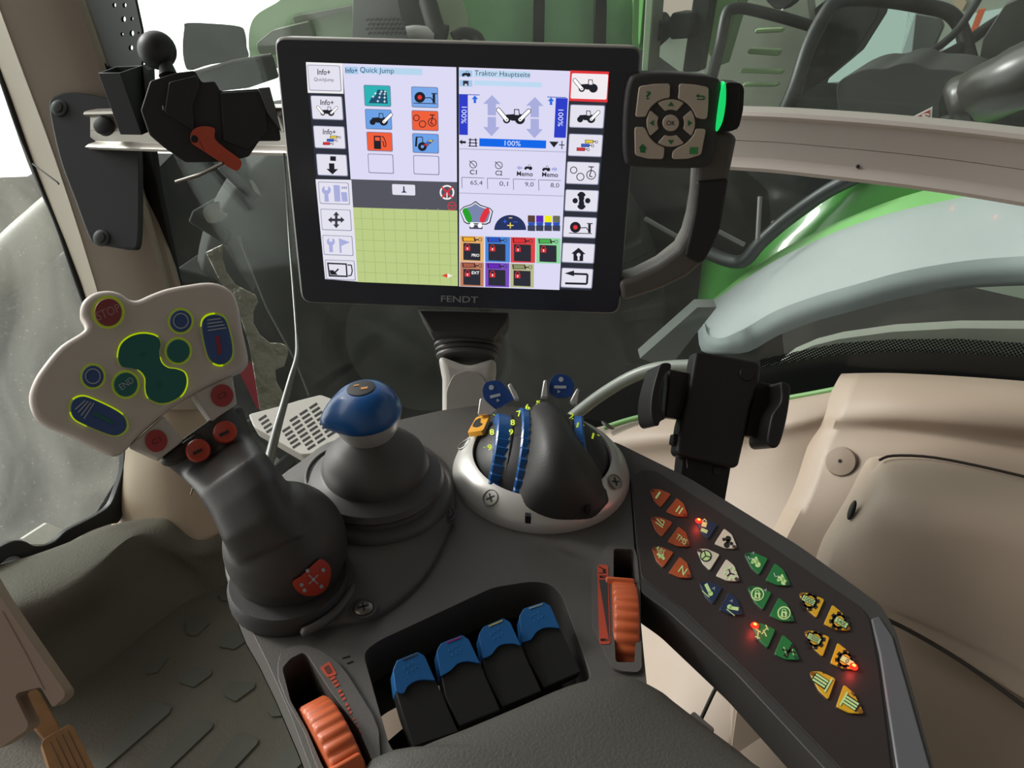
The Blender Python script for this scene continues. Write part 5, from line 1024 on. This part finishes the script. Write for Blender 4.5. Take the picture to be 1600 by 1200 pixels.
mb = MB(); pts = [(444, 240, .98), (451, 360, .9), (458, 450, .84), (463, 520, .80), (464, 556, .775), (455, 590, .76), (444, 630, .75), (434, 665, .74), (424, 705, .73), (416, 740, .72)]
P_ = cr([tuple(at(*p)) for p in pts], 4, False); mb.tube(P_, [.0013+.0038*max(0, (i-12)/24)**.7 if i > 12 else .0013 for i in range(len(P_))], GRD, 14)
tag(mb.build('grab_rod'), 'slim bent grey metal rod rising in front of the air vent', 'rod')
# ================================================================ RAIL AND MOUNTS ON IT
RL = thing('mounting_rail', W.hit(1400, 260), 'long brushed aluminium rail running across the side window', 'rail')
tops = [(140, 172), (430, 165), (800, 163), (1150, 169), (1300, 176), (1450, 188), (1600, 204), (1800, 230), (2250, 300)]; bots = [(140, 232), (430, 242), (800, 251), (1150, 264), (1300, 278), (1450, 296), (1600, 320), (1800, 356), (2250, 450)]
prof = [(0, -.012), (0, .004), (.02, .009), (.08, .010), (.14, .006), (.17, .0), (.19, -.001), (.52, -.001), (.525, -.0025), (.53, -.001), (.80, -.001), (.82, 0), (.86, .006), (.92, .010), (.98, .009), (1, .003), (1, -.012)]
def rail(k0, k1):
    mb = MB(); bm = bmesh.new(); T_ = cr(tops, 5, False); B_ = cr(bots, 5, False); G_ = []
    for t, b in list(zip(T_, B_))[k0:k1]:
        o_ = .045*max(0, 1-(t[0]-140)/260); p, q = W.hit(*t, o_), W.hit(*b, o_); G_.append([bm.verts.new(p+(q-p)*f_+W.N*z) for f_, z in prof])
    for a_, b_ in zip(G_, G_[1:]):
        for i in range(len(prof)): bm.faces.new((a_[i], a_[(i+1) % len(prof)], b_[(i+1) % len(prof)], b_[i]))
    bm.faces.new(G_[0]); bm.faces.new(G_[-1][::-1]); bmesh.ops.recalc_face_normals(bm, faces=bm.faces[:]); mb.join(bm, ALU); return mb
rail(0, 99).build('rail_profile', RL, smooth=35)
mb = MB(); mb.ell(W.hit(1340, 260)+W.N*.0, .0015, .0015, .0015, BLK2); mb.ell(W.hit(1530, 297)+W.N*.001, .0035, .002, .0012, BLK2); lab(mb.build('rail_screws', RL), 'tiny dark marks on the rail')
z1 = Z(0, 0, 2.7273)
PB = thing('rail_bracket', at(150, 270, 1.1), 'black plate bolted to the pillar, holding the left end of the rail', 'bracket')
K = Fr(at(150, 270, 1.165), _r-_f*.05, -_f-_r*.05)
mb = MB(); mb.plate(K, cr(z1((207, 450), (225, 412), (300, 392), (420, 408), (500, 440), (560, 560), (592, 640), (596, 850), (590, 1035), (560, 1062), (480, 1052), (400, 1035), (372, 1000), (320, 860), (260, 700), (225, 560)), 3), -.012, 0, pm('bracket_black', '#35373a', .5, bump=.1)); mb.build('bracket_plate', PB, .003, 3)
for x, y in ((255, 462), (435, 1015)):
    mb = MB(); mb.lathe(K.hit(*z1((x, y))[0]), K.N, [(.0125, 0), (.0125, .003), (.0085, .0045), (.008, .008), (.004, .0095)], pm('bolt_grey', '#4d4f50', .4, .4), 28); lab(mb.build('bolt', PB), 'round-headed bolt')
mb = MB(); mb.lathe(K.hit(*z1((452, 542))[0], .035), K.N, [(.006, -.035), (.006, 0), (.0135, 0), (.0135, .010), (.011, .012)], BLK, 30); lab(mb.build('clamp_knob', PB), 'black round clamp knob')
ST = thing('square_tube_bracket', at(200, 160, .95), 'open black square steel tube clamped to the left end of the rail', 'bracket')
a_, b_, c_, d_ = [at(*z1(p)[0], d) for p, d in (((418, 311), .96), ((512, 311), .955), ((612, 277), .99), ((492, 283), .995))]
cen = (a_+b_+c_+d_)/4; ho = [cen+(p-cen)*.84 for p in (a_, b_, c_, d_)]
ex = at(*z1((513, 574))[0], .99)-a_; SQT = pm('square_tube_black', '#2b2d2f', .45, .2, bump=.1, scale=200)
mb = MB(); mb.prism3([a_, b_, c_, d_], ex, SQT, [ho]); mb.build('tube_body', ST, .0006, 2)
mb = MB(); mb.prism3([at(*z1((608, 277))[0], .985), at(*z1((632, 300))[0], .985), at(*z1((640, 560))[0], .985), at(*z1((660, 590))[0], .985), at(*z1((636, 572))[0], .985)], V((0, .02, 0)), SQT); mb.build('clamp_cheek', ST)
BM = thing('ball_mount', at(250, 130, .93), 'black ball mount clamped on the rail with a red locking lever', 'mount')
BK = pm('ball_mount_black', '#242527', .5, bump=.15, scale=500)
mb = MB(); bc_ = at(245.5, 78.5, .93); mb.ell(bc_, .0222, .0222, .0222, BK, seg=36); mb.tube([bc_, at(259, 102, .93), at(263, 118, .93)], [.010, .008, .011], BK, 20); mb.build('ball', BM, smooth=70)
K = facing(300, 180, .93, up=.05)
mb = MB(); mb.plate(K, rnd(z1((640, 345), (700, 325), (745, 310), (830, 300), (860, 350), (915, 345), (940, 388), (1145, 375), (1180, 470), (1198, 600), (1105, 600), (1060, 668), (960, 690), (790, 692), (700, 630), (636, 575), (600, 470)), 3, 2), -.03, 0, BK); mb.build('clamp_body', BM, .004, 3)
mb = MB(); mb.plate(K.off(.006), rnd(z1((720, 350), (840, 320), (850, 370), (820, 450), (830, 560), (700, 480)), 3, 2), -.006, 0, BK); mb.plate(K.off(.004), rnd(z1((940, 395), (1130, 385), (1140, 560), (1060, 640), (950, 600)), 3, 2), -.004, 0, BK); mb.plate(K.off(.004), z1((1100, 375), (1150, 370), (1200, 560), (1140, 480)), -.006, .004, pm('worn_grey', '#55585a', .4)); mb.build('clamp_jaw', BM, .003, 3)
mb = MB(); mb.plate(K.off(.014), cr(z1((812, 575), (830, 548), (870, 538), (915, 548), (915, 590), (960, 632), (1022, 678), (1028, 705), (1015, 725), (990, 722), (920, 678), (850, 632), (818, 610)), 3), -.010, 0, RECT_RED); mb.lathe(K.off(.014).hit(*z1((828, 592))[0]), K.N, [(.0045, 0), (.0035, .001)], BLK2, 18); mb.line(K.off(.014), z1((850, 600), (870, 640)), .8, BLK2, off=.0004, t=.0003); lab(mb.build('locking_lever', BM, .0025, 3), 'red-orange locking lever')
mb = MB(); mb.tube([at(*z1((750, 776))[0], .96), at(*z1((850, 745))[0], .95), at(*z1((950, 695))[0], .94)], .0024, STEEL); lab(mb.build('lever_rod', BM), 'thin steel rod')
mb = MB(); mb.tube([at(*z1((690, 425))[0], .918), at(*z1((700, 470))[0], .918)], .0022, STEEL); mb.build('clamp_screw', BM)
# ================================================================ OUTSIDE THE CAB
GMAT = pm('hall_concrete', '#232220', .85, bump=.3, scale=8, var=.25, vscale=1.2)
b = Fr((0, 0, -1.15), (1, 0, 0), (0, 0, 1)); mb = MB(); mb.box(b, -4.4, 12, -4, 7.6, -.1, 0, GMAT); lab(struct(mb.build('ground')), 'concrete hall floor')
HW = W.off(-5.2); mb = MB(); a0, b0 = HW.loc(640, 620); a1, b1 = HW.loc(1900, -200)
mb.box(HW, a0-.3, a1+4, -2.05, 3.2, -.15, 0, pm('hall_wall_panels', '#9aa596', .8, var=.2, vscale=1.5)); lab(struct(mb.build('wall_hall')), 'grey-green wall of the machine hall')
za, zb, zt = Z(1000, 0, 5.3333), Z(1300, 0, 5.3333), Z(1000, 0, 2.6667)
HWf = HW.off(.02)
for P, c, k, l in ((zb((0, 520), (60, 470), (130, 420), (300, 190), (380, 40), (700, 90), (560, 520), (400, 575), (300, 560), (100, 680), (-60, 690), (-260, 720)), '#b4cec0', .8, 'pale glowing panel for the bright wall seen through the other cab'), (zb((560, 520), (640, 90), (720, 110), (660, 520)), '#98a9a2', .7, 'grey post strip with its own glow'), (zb((870, 520), (1080, 130), (1700, 20), (1700, 120), (1180, 320), (960, 500)), '#b9cec2', .8, 'pale glowing panel at the top right corner'),
                   (zb((1000, 20), (1060, -60), (1120, 20), (1080, 90)), '#b8a98a', .6, 'small tan glowing panel'), (za((20, -40), (440, -40), (430, 120), (160, 330), (100, 100)), '#cdbfae', .75, 'pinkish glowing panel behind the dark seat')):
    mb = MB(); mb.plate(HWf, P, -.03, 0, em(c, k)); struct(lab(mb.build('wall_glow'), l))  # added glowing panels: brightness of the far wall put into the surface
mb = MB(); mb.plate(HWf.off(.05), zb((1140, 290), (1220, 80), (1280, 70), (1190, 300)), -.04, 0, pm('orange_strap', '#d8663c', .5)); tag(mb.build('orange_strut'), 'orange strut against the pale glowing panel at the top right', 'strut')
# ---- the other tractor
TR = thing('parked_tractor', at(1200, 560, 2.2), 'green tractor with a large grey rear fender parked outside the side window', 'tractor')
r_top = [(118, 690), (150, 648), (200, 606), (330, 515), (470, 428), (640, 343), (830, 265), (1060, 195), (1340, 135), (1600, 70), (1800, 40)]
r_lip = [(150, 720), (165, 765), (230, 780), (340, 735), (480, 655), (650, 590), (830, 538), (1060, 475), (1340, 428), (1600, 408), (1800, 400)]
r_bot = [(128, 745), (145, 835), (230, 852), (350, 842), (480, 770), (650, 705), (830, 655), (1060, 595), (1340, 550), (1600, 535), (1800, 530)]
dz = lambda i: 2.35-i*.075
def rows(R_, dd): return [(*zg(p)[0], dz(i)+dd) for i, p in enumerate(R_)]
mid = [((a[0]*.5+b_[0]*.5), (a[1]*.5+b_[1]*.5)-10) for a, b_ in zip(r_top, r_lip)]
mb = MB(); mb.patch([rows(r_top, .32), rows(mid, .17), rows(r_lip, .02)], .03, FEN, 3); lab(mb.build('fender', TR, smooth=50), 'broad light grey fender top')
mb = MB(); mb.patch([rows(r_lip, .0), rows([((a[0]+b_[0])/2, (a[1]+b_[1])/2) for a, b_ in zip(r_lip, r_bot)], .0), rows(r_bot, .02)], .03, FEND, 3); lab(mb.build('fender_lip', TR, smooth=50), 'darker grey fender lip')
mb = MB(); sh = lambda R_, k: [(x-8, y-k*(1+i*.05)) for i, (x, y) in enumerate(R_)]
g0 = [(115, 680), (150, 640), (205, 590), (330, 490), (470, 395), (640, 305), (830, 220), (1040, 140), (1340, 60), (1600, 0), (1800, -40)]
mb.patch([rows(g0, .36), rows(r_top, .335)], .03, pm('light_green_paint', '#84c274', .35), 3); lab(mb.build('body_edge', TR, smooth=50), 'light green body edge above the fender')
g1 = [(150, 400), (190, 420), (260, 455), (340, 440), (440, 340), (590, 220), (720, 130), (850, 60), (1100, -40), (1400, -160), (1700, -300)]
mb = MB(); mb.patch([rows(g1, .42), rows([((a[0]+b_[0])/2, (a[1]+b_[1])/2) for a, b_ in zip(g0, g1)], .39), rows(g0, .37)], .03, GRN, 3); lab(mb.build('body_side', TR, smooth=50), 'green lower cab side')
mb = MB(); mb.patch([rows(g1[4:9], .41), rows([(x+22, y+14) for x, y in g1[4:9]], .40)], .01, WHT, 3); lab(mb.build('highlight_strip', TR), 'painted white highlight along the green side')  # white strip imitates the glint on the green side
mb = MB(); mb.tube(cr([tuple(at(*zg(p)[0], 2.55-.04*i)) for i, p in enumerate([(150, 385), (230, 420), (300, 435), (345, 415), (400, 350), (500, 260), (620, 170), (720, 105), (820, 55), (1000, -30)])], 4, False), .022, pm('door_rubber', '#2c3133', .4), 12); lab(mb.build('door_seal', TR), 'dark rubber door seal with rounded corner')
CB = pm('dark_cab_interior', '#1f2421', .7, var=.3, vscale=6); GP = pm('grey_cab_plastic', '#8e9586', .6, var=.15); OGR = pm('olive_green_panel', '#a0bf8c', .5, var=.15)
def cp(name, P, d, t, m, l=None, bevel=.01, tilt=0):
    x = sum(p[0] for p in P)/len(P); y = sum(p[1] for p in P)/len(P); K = Fr(at(x, y, d), W.U, W.N+V((0, 0, tilt)))
    mb = MB(); mb.plate(K, rnd(P, 3, 2), -t, 0, m); o = mb.build(name, TR, bevel, 2)
    if l: lab(o, l)
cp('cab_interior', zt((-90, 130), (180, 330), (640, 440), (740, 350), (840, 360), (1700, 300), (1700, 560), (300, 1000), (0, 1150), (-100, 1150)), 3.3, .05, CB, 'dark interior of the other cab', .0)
cp('cab_interior', zt((640, 440), (700, 60), (840, -60), (1020, -60), (990, 70), (890, 230), (740, 355), (700, 480)), 3.1, .2, CB, 'dark seat back', .03)
cp('instrument_panel', zt((330, 0), (700, -20), (720, 140), (640, 470), (370, 520), (240, 260)), 3.2, .1, GP, 'grey cab side panel')
for P in (((480, 120), (600, 115), (590, 135), (475, 140)), ((450, 200), (590, 205), (575, 235), (445, 225)), ((420, 285), (600, 290), (590, 310), (410, 305)), ((430, 345), (580, 345), (570, 362), (425, 362))): cp('light_bar', zt(*P), 3.05, .03, OGR, 'olive green louvre', .005)
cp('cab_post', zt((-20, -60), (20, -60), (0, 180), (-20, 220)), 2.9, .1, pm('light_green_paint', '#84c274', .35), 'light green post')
cp('cab_post', zt((25, -60), (62, -60), (35, 300), (5, 300)), 2.9, .1, GP, 'grey post'); cp('cab_post', zt((300, -60), (430, -60), (330, 280), (285, 230), (270, 150)), 3.0, .12, pm('dull_green_panel', '#5f8a4e', .5), 'green post')
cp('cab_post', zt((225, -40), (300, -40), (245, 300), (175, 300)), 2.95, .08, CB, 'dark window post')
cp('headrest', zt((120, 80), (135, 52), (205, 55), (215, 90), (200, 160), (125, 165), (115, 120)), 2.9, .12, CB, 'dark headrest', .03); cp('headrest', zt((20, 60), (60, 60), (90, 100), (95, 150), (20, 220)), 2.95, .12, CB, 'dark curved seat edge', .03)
cp('side_mirror', zt((520, -60), (650, -60), (640, 10), (600, 40), (560, 38), (525, 5)), 2.7, .08, CB, 'dark hanging work lamp', .03)
cp('mirror_stem', zt((588, 35), (600, 38), (598, 78), (586, 78)), 2.7, .01, WHT, 'white stem', .002)
def tb(name, pts, d, r_, m, l=None, z=zt):
    mb = MB(); mb.tube(cr([tuple(at(*z(p)[0], d)) for p in pts], 5, False), r_, m, 14); o = mb.build(name, TR, smooth=60)
    if l: lab(o, l)
FRM = pm('door_frame_black', '#171c1a', .45)
cp('cab_post', zb((690, 110), (900, 150), (930, 220), (780, 560), (650, 520)), 3.3, .05, pm('other_cab_grey', '#59615b', .6), 'grey inner post')
tb('door_frame', [(560, 560), (640, 380), (700, 200), (760, 80), (810, 15), (880, -5), (1020, 0), (1180, 25), (1280, 50), (1335, 110), (1365, 210), (1400, 330)], 2.5, .024, FRM, 'thick black roll-over door frame')
tb('window_frame', [(240, 480), (290, 350), (330, 200), (360, 60), (400, 35), (460, 40), (600, 75), (725, 112)], 2.7, .02, FRM, 'black inner window frame')
tb('wiper_arm', [(950, 420), (1100, 290), (1300, 150), (1420, -20)], 2.45, .012, CB, 'thin wiper arm')
tb('hand_rail', [(1210, 260), (1330, 200), (1440, 120), (1600, 20)], 2.5, .018, FRM, 'thin black grab bar')
cp('other_screen', zt((1400, 330), (1430, 160), (1520, 20), (1700, -60), (1700, 240), (1450, 300)), 2.4, .1, pm('sooty_panel', '#3b3d38', .6), 'dark upper panel at the right edge', .02)
mb = MB(); K = Fr(at(1400, 175, 2.2), W.U, W.N)
mb.plate(K, cr(zt((820, 400), (830, 340), (900, 300), (960, 285), (1020, 285), (1080, 265), (1140, 262), (1200, 285), (1290, 290), (1370, 305), (1400, 330), (1260, 400), (1230, 520), (1000, 540), (850, 500)), 4), -.35, 0, pm('seat_fabric', '#2f332f', .8, bump=.4, scale=60, var=.3)); lab(mb.build('seat', TR, .05, 4), 'dark rounded seat of the other tractor')
mb = MB(); mb.tube(cr([tuple(at(*zt(p)[0], d)) for p, d in (((1290, 455), 1.95), ((1420, 400), 1.9), ((1540, 345), 1.8), ((1800, 230), 1.7))], 5, False), [.058, .070]+[.077]*9+[.082]*5, pm('mirror_housing', '#34322f', .3, bump=.1, scale=40), 26, flat=.9); lab(mb.build('armrest_tube', TR, smooth=70), 'large rounded shiny dark grey arm at the right edge')
cp('cab_base', zt((1240, 500), (1600, 400), (1700, 380), (1700, 520), (1240, 560)), 2.0, .05, CB, None, .02); 
mb = MB(); K = Fr(at(1440, 185, 1.9), W.U, W.N); mb.plate(K, zt((1090, 510), (1218, 446), (1214, 515)), -.006, 0, WHT); mb.plate(K, zt((1118, 505), (1208, 457), (1206, 508)), 0, .001, pm('warning_red', '#b03a3a', .5)); mb.text(K.off(.001), *zt((1190, 487))[0], 13, 11, 'S', WHT, .0005, 0, bold=.03); lab(mb.build('sticker', TR), 'red and white triangular sticker')
# hood and body seen above the terminal
zc4 = Z(360, 0, 2.5)
def body(name, P, d, t, m, l, bevel=.01):
    x = sum(p[0] for p in P)/len(P); y = sum(p[1] for p in P)/len(P); K = Fr(at(x, y, d), (1, 0, 0), (0, -1, .0)); mb = MB(); mb.plate(K, rnd(P, 4, 3), -t, 0, m); lab(mb.build(name, TR, bevel, 2), l)
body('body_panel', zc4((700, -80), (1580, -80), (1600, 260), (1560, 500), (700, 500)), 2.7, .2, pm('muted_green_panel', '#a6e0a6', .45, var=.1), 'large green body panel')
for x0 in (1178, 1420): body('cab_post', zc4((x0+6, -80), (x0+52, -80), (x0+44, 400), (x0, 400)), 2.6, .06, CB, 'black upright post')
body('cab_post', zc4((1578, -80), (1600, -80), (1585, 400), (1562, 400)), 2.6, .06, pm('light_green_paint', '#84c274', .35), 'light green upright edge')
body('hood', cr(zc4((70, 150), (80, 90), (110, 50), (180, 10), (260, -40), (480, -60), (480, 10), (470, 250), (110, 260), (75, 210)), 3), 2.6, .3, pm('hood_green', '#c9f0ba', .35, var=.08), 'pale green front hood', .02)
body('hood_vent', zc4((100, 170), (160, 120), (300, 85), (320, 130), (330, 220), (110, 210)), 2.55, .05, pm('hood_grille_grey', '#9aa292', .6), 'grey air vent in the hood')
body('hood_vent', zc4((240, 65), (480, 20), (480, 40), (330, 75), (250, 95)), 2.55, .03, pm('hood_grille_grey', '#6f7668', .6), 'grey slanted hood line', .002)
body('engine_panel', zc4((480, -60), (650, -60), (690, 130), (700, 300), (470, 300)), 2.55, .1, pm('engine_grey', '#8b9189', .6), 'grey engine side panel')
mb = MB(); K = Fr(at(600, 40, 2.5), (1, 0, 0), (0, -1, 0))
for i in range(9):
    for j in range(4): mb.plate(K, circ(*zc4((535+i*17+(j % 2)*8, 78+j*18))[0], 2.9, 6, ry=2.2), -.02, .004, CB)
lab(mb.build('mesh_screen', TR), 'dark hexagonal mesh screen')
body('hood_hose', zc4((640, -60), (780, -60), (780, 40), (760, 130), (700, 120), (665, 70)), 2.45, .06, CB, 'dark engine part')
tbx = lambda pts, r_, m, l: lab((lambda mb: (mb.tube(cr([tuple(at(*zc4(p)[0], 2.4)) for p in pts], 4, False), r_, m, 12), mb.build('engine_hose', TR, smooth=70))[1])(MB()), l)
tbx([(770, 0), (790, 70), (810, 120), (845, 135)], .028, CB, 'black hose'); tbx([(870, 148), (910, 128), (960, 142), (980, 180)], .018, CB, 'black cable loop'); tbx([(690, 130), (730, 125), (800, 135)], .02, SIL, 'shiny metal pipe')
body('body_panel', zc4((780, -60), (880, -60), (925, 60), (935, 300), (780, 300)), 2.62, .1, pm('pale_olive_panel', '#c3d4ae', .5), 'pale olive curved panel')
# tyre
mb = MB(); tc_ = at(660, 530, 3.0); ax = V((-.12, -1, .05)).normalized()
mb.lathe(tc_, ax, [(.1, .02), (.30, .0), (.34, .05), (.36, .10), (.5, .14), (.72, .13), (.86, .08), (.92, 0), (.93, -.3), (.86, -.5)], TYR, 72); 
for k in range(24):
    t = 2*pi*k/24; u_ = V((1, 0, 0)); u_ = (u_-ax*u_.dot(ax)).normalized(); v_ = ax.cross(u_); q = u_*cos(t)+v_*sin(t); F4 = Fr(tc_+q*.84+ax*.02, q, ax); mb.box(F4, -.06, .10, -.025, .03, -.3, .09, TYR)
lab(mb.build('wheel', TR, .01, smooth=50), 'large dark tractor tyre')
mb = MB(); mb.lathe(tc_+ax*.02, ax, [(.3, 0), (.29, .04), (.2, .02), (.12, .05), (.05, .06)], pm('wheel_hub_dark', '#33352f', .6), 40); mb.build('wheel_hub', TR)
mb = MB()
for P in (((1000, 560), (1090, 480), (1120, 480), (1045, 575)), ): mb.prism3([at(x, y, 2.1) for x, y in P], V((0, .05, 0)), pm('step_grey', '#5c605c', .5))
lab(mb.build('step_rail', TR), 'grey step rail beside the fender')
mb = MB()
for a_, b_ in ((zt((320, 960)), zt((435, 1020))), (zt((500, 820)), zt((490, 1000))), (zt((20, 910)), zt((180, 1000)))): mb.tube([at(*a_[0], 2.3), at(*b_[0], 2.3)], .007, GPLT)
lab(mb.build('steel_rods', TR), 'thin pale rods behind the other cab door')
# added dark sheet: the shade behind the tyre put into its colour
mb = MB(); K = Fr(at(760, 520, 3.6), (1, 0, 0), (0, -1, 0)); mb.plate(K, [(210, 300), (330, 180), (520, 150), (1000, 120), (1200, 300), (1240, 700), (210, 1000)], -.1, 0, pm('shade_panel_dark', '#232523', .8, var=.4, vscale=4)); lab(mb.build('shade_panel', TR), 'dark panel for the shade behind the tyre')
# ---- mirror of our own tractor, perforated strip, reflective plate
OM = thing('work_mirror', at(335, 80, 1.5), 'dark rounded mirror housing outside, between the ball mount and the terminal', 'mirror')
K = facing(335, 75, 1.5)
mb = MB(); mb.plate(K, cr(z1((785, 120), (795, 98), (900, 100), (1020, 112), (1045, 140), (1052, 200), (1050, 250), (900, 275), (810, 300), (786, 270), (778, 200)), 4), -.08, 0, pm('mirror_grey', '#4f514e', .5, bump=.1)); mb.build('mirror_housing', OM, .012, 3)
mb = MB(); mb.plate(K.off(-.05), rnd(z1((820, 305), (1040, 250), (1130, 232), (1165, 240), (1190, 330), (1060, 375), (930, 390), (850, 350)), 4, 3), -.05, 0, pm('mirror_arm_grey', '#565a58', .5)); mb.tube([at(*z1((840, 308))[0], 1.49), at(*z1((1000, 262))[0], 1.49), at(*z1((1160, 236))[0], 1.49)], .004, GPLT); mb.build('mirror_arm', OM, .004, 2)
K = WG.off(.012)
holes = [circ(*z1((x, y))[0], r_, 12, ry=r_*1.35) for x, y, r_ in ((486, 22, 3), (530, 22, 3), (526, 82, 3.6), (561, 80, 2.4), (519, 146, 2.4), (561, 142, 3.6), (557, 204, 3.4), (590, 140, 1.5), (590, 200, 1.6))]
mb = MB(); mb.plate(K, z1((440, -120), (550, -120), (575, 0), (603, 130), (606, 250), (600, 285), (470, 285), (440, 200), (370, 0), (330, -120)), -.004, 0, pm('perforated_black', '#303234', .5), holes); tag(mb.build('perforated_strip'), 'black perforated strip beside the pillar at the top left', 'strip')
RP = thing('reflective_plate', at(420, 520, 1.5), 'crumpled shiny grey metal plate outside, left of the terminal', 'plate')
z5b = Z(220, 340, 2.8559)
K = facing(400, 500, 1.45, up=-.1, side=-.3); CRM = pm('crumpled_metal', '#bdb5aa', .35, .1, bump=1.0, scale=22, bdist=.03)
mb = MB(); mb.plate(K, z5b((287, 155), (365, 118), (362, 180), (378, 240), (420, 300), (470, 325), (510, 345), (522, 375), (500, 420), (500, 470), (530, 525), (575, 560), (620, 560), (655, 575), (655, 610), (638, 665), (598, 680), (602, 730), (635, 790), (625, 860), (560, 870), (530, 860), (505, 700), (480, 560), (430, 400), (350, 280)), -.006, 0, CRM); mb.build('plate_body', RP, .002)
mb = MB(); mb.plate(K.off(.02), z5b((385, 110), (440, 82), (480, 180), (515, 300), (500, 330), (440, 240)), -.004, 0, pm('strap_grey', '#6b6c6a', .3, .3)); lab(mb.build('plate_strap', RP), 'darker strip beside the plate')
mb = MB(); mb.tube([at(*z5b((440, 100))[0], 1.40), at(*z5b((560, 400))[0], 1.40), at(*z5b((690, 640))[0], 1.40), at(*z5b((750, 795))[0], 1.4)], .0015, pm('wire_grey', '#7a7a76', .4)); lab(mb.build('edge_wire', RP), 'thin edge line')
mb = MB(); mb.plate(K.off(-.02), cr(z1((865, 905), (880, 875), (930, 858), (935, 895), (968, 915), (945, 940), (890, 950)), 3), -.004, 0, pm('bright_slot', '#a9aaa4', .4)); mb.plate(K.off(-.02), cr(z1((1065, 770), (1080, 775), (1110, 830), (1085, 815)), 3), -.004, 0, pm('bright_slot', '#a9aaa4', .4)); lab(mb.build('bright_slot', RP), 'pale pieces for the bright slot openings above the plate')  # pale pieces imitate brightness showing through slot openings
mb = MB(); K = facing(390, 600, 1.7, up=.0); mb.plate(K, z5b((440, 690), (490, 640), (515, 720), (540, 860), (520, 855)), -.02, 0, pm('red_piece', '#c23048', .35)); lab(mb.build('red_piece', TR), 'thin bright red piece seen right of the joystick head')  # unidentified red shape, only grouped under the parked tractor
# ---- things beyond the windscreen on the left
mb = MB(); mb.tube(cr([tuple(at(*p)) for p in ((-60, 460, 1.72), (10, 415, 1.72), (60, 370, 1.72), (100, 335, 1.74))], 4, False), .055, pm('pale_pipe', '#b9b6ae', .45), 18); tag(mb.build('outside_pipe'), 'fat pale grey pipe beyond the windscreen at the left edge', 'pipe')
mb = MB(); K = facing(60, 560, 2.0); mb.plate(K, [(-120, 430), (30, 400), (55, 395), (80, 400), (110, 385), (140, 500), (215, 760), (60, 900), (-120, 900)], -.2, 0, pm('front_fender_grey', '#6b6e70', .6, bump=.6, scale=25, bdist=.02, var=.2, vscale=6)); tag(mb.build('front_fender', bevel=.03), 'grey front fender beyond the dirty windscreen', 'fender')
mb = MB(); mb.plate(K.off(-.5), [(-200, 285), (60, 275), (75, 330), (-200, 470)], -.1, 0, pm('yard_block', '#8f8d86', .8)); tag(mb.build('yard_wall'), 'grey low wall in the yard beyond the windscreen', 'wall')
mb = MB(); mb.plate(G.off(-.15), z2b((165, 930), (340, 818), (470, 872), (400, 940), (330, 972), (250, 985)), -.01, 0, WHT); tag(mb.build('white_marker'), 'small white block just outside the lower windscreen edge', 'block')
for o in bpy.data.objects:
    if '_o' in o: del o['_o']
